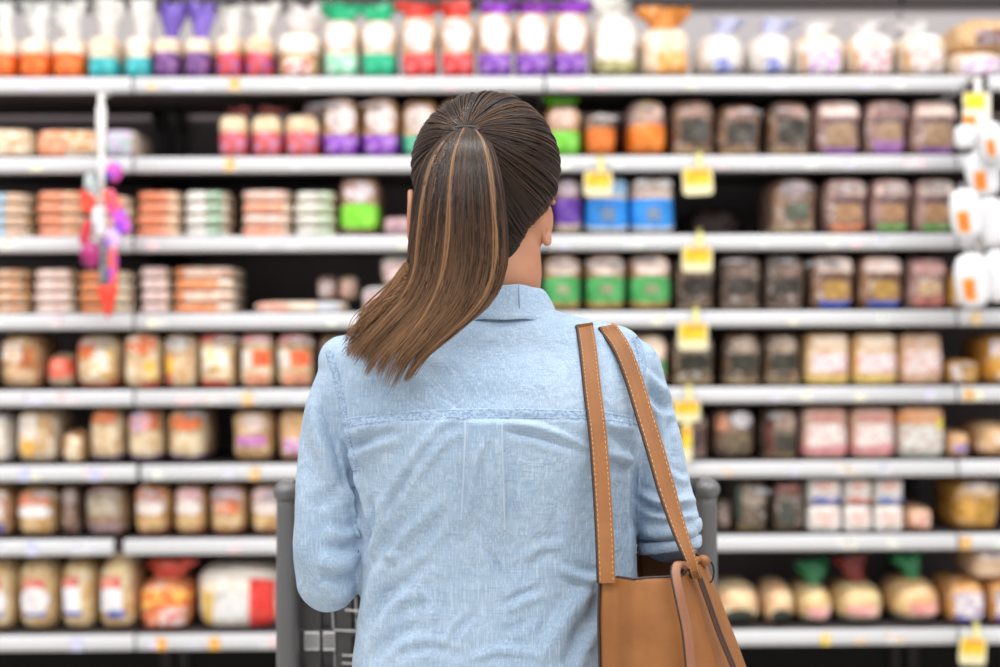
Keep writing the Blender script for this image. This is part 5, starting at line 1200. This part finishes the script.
# knotted toggle and ring
kp = at(703, 561, 1.66); b = MB(); b.add(*ball(bl(kp), (.0085, .0085, .0075))); b.tube([bl(kp+Vector((-.018, -.03, -.006))), bl(kp+Vector((-.010, -.012, .004))), bl(kp)], .004, 8); b.build('toggle', M_lea, bag, True)
b = MB(); rp = at(709, 572, 1.665); b.tube([bl(rp+Vector((.006*math.cos(q), 0, .013*math.sin(q)))) for q in [k*PI/10 for k in range(21)]], .0013, 6, False); b.build('ring', plain('gunmetal_ring', '4a4a4e', .3, metal=.8), bag, True)

# ------------------------------------------------------------------ shopping cart
cart = empty('shopping_cart', (0, 2.5, 0)); CO = Vector((0, 2.5, 0))
tag(cart, 'grey shopping cart in front of the person, end caps and wire basket showing', 'shopping cart')
M_cp = plain('grey_cart_plastic', '626264', .45, coat=.2); M_cd = plain('dark_grey_cart_plastic', '4b494a', .5); M_wire = plain('zinc_wire', 'a8a8ac', .35, metal=.7)
xl, xr = at(287, 490, BARY).x, at(706, 490, BARY).x
cz = BARZ
def cl(x, y, z): return (x-CO.x, y-CO.y, z)
b = MB(); b.tube([cl(xl+.01, BARY, cz), cl((xl+xr)/2, BARY, cz), cl(xr-.01, BARY, cz)], BARR, 20); b.build('handle', plain('dark_handle_grip', '3f4043', .5), cart, True)
for s, x in ((-1, xl), (1, xr)):
    b = MB(); b.add(*ball(cl(x, BARY-.004, cz-.004), (.0200, .026, .0165), 28, 18)); c_ = b.build('end_cap', M_cp, cart, True)
    V, F = loft([(x-s*.0, z, w_, yc, d1, d1) for z, w_, yc, d1 in ((cz-.006, .0150, BARY, .020), (cz-.03, .0145, BARY, .020), (.98, .0150, BARY-.002, .022), (.86, .0165, BARY+.004, .024), (.70, .0170, BARY+.03, .024), (.60, .016, BARY+.05, .022))], 24, 3.5)
    mesh('handle_post', [cl(*v) for v in V], F, M_cp, cart)
    b = MB(); b.tube([cl(x-s*.012, BARY+.05, .62), cl(x-s*.02, BARY+.06, .30), cl(x-s*.03, BARY+.10, .20), cl(x-s*.05, 2.95, .17)], .0125, 12); b.build('frame_leg', M_wire, cart, True)
# seat flap: plastic panel with slots between the posts
zt_, zb_ = .985, .70; xa, xb = xl+.010, xr-.010; yp = BARY+.035
b = MB(); b.box(xa, xb, yp, yp+.012, .955, zt_, .004); b.box(xa, xb, yp, yp+.012, zb_, zb_+.03, .004)
for q in range(13): xx = xa+(xb-xa)*(q+.5)/13; b.box(xx-.012, xx+.012, yp+.001, yp+.011, zb_+.02, .965, .002)
for zz in (.90, .84, .78): b.box(xa, xb, yp+.002, yp+.010, zz-.006, zz+.006, .002)
b.box(xa, xb, yp+.012, yp+.016, zb_, zt_, .001); b.v = [cl(*v) for v in b.v]; b.build('seat_flap', M_cd, cart)
for py_, xa_ in ((610, 345), (630, 334), (655, 342), (663, 342)):
    p0_, p1_ = at(xa_, py_, yp-.004), at(372, py_+2, yp-.004); b = MB(); b.tube([cl(*p0_), cl(*p1_)], .0016, 6); b.build('rack_wire', plain('bright_wire', 'd8d6d8', .3), cart, True)
# wire basket
def wires(lines, r, name, par=cart):
    b = MB()
    for P in lines: b.tube([cl(*p) for p in P], r, 6)
    return b.build(name, M_wire, par, True)
L = []
def rim(z, k, y0=BARY+.04, y1=2.98):
    w0 = (xr-xl)/2-.025-.02*k; w1 = w0-.09; c = (xl+xr)/2; y1 = y1-.05*k; return [(c-w0, y0, z), (c+w0, y0, z), (c+w1, y1, z), (c-w1, y1, z), (c-w0, y0, z)]
zs_ = [.97, .90, .83, .76, .69, .62, .55]
for i, z in enumerate(zs_): L.append(rim(z, i/6))
rt, rb_ = rim(.97, 0), rim(.55, 1)
for e_ in range(4):
    for q in range(13 if e_ % 2 else 16):
        u = q/(13 if e_ % 2 else 16); L.append([tuple(np.array(rt[e_])*(1-u)+np.array(rt[e_+1])*u), tuple(np.array(rb_[e_])*(1-u)+np.array(rb_[e_+1])*u)])
for q in range(1, 14):
    u = q/14; a = np.array(rb_[0])*(1-u)+np.array(rb_[3])*u; c = np.array(rb_[1])*(1-u)+np.array(rb_[2])*u; L.append([tuple(a), tuple(c)])
wires(L, .0021, 'wire_basket')
wires([rim(.985, 0)], .006, 'basket_rim')
# barcode style placard on the flap
pp = at(312, 641, yp-.002); q2 = at(329, 641, yp-.002)
for c_, ww in ((pp, .022), (q2, .018)):
    b = MB(); b.box(c_.x-ww/2-CO.x, c_.x+ww/2-CO.x, yp-.003-CO.y, yp-.0005-CO.y, c_.z-.014, c_.z+.014, .0006); pl = b.build('placard', plain('placard_white', 'fbfbfb', .4), cart)
    b = MB()
    for k in range(5): xx = c_.x-ww/2+ww*(k+.7)/5.4; b.box(xx-.0011-CO.x, xx+.0011-CO.x, yp-.0036-CO.y, yp-.0031-CO.y, c_.z-.011, c_.z+.011)
    b.build('printed_bars', plain('placard_grey', '6a666a', .6), pl)
c = (xl+xr)/2
for x, y in ((xl+.03, BARY+.10), (xr-.03, BARY+.10), (c-.16, 2.93), (c+.16, 2.93)):
    b = MB(); n = 24
    b.tube([cl(x-.014, y, .0635), cl(x+.014, y, .0635)], .0625, 28); wl = b.build('wheel', plain('grey_rubber_wheel', '5a5a5c', .7), cart, False)
    b = MB(); b.box(x-.020, x-.016, y-.018, y+.018, .05, .165); b.box(x+.016, x+.020, y-.018, y+.018, .05, .165); b.box(x-.020, x+.020, y-.018, y+.018, .160, .170); b.v = [cl(*v) for v in b.v]
    b.build('caster_fork', M_wire, wl)
wires([[(c-.16, 2.93, .17), (c+.16, 2.93, .17)], [(xl+.03, BARY+.10, .17), (xl+.06, 2.93, .17)], [(xr-.03, BARY+.10, .17), (xr-.06, 2.93, .17)], [(xl+.03, BARY+.10, .18), (xr-.03, BARY+.10, .18)], [(c-.16, 2.93, .17), (c-.17, 2.90, .56)], [(c+.16, 2.93, .17), (c+.17, 2.90, .56)]], .010, 'lower_frame')
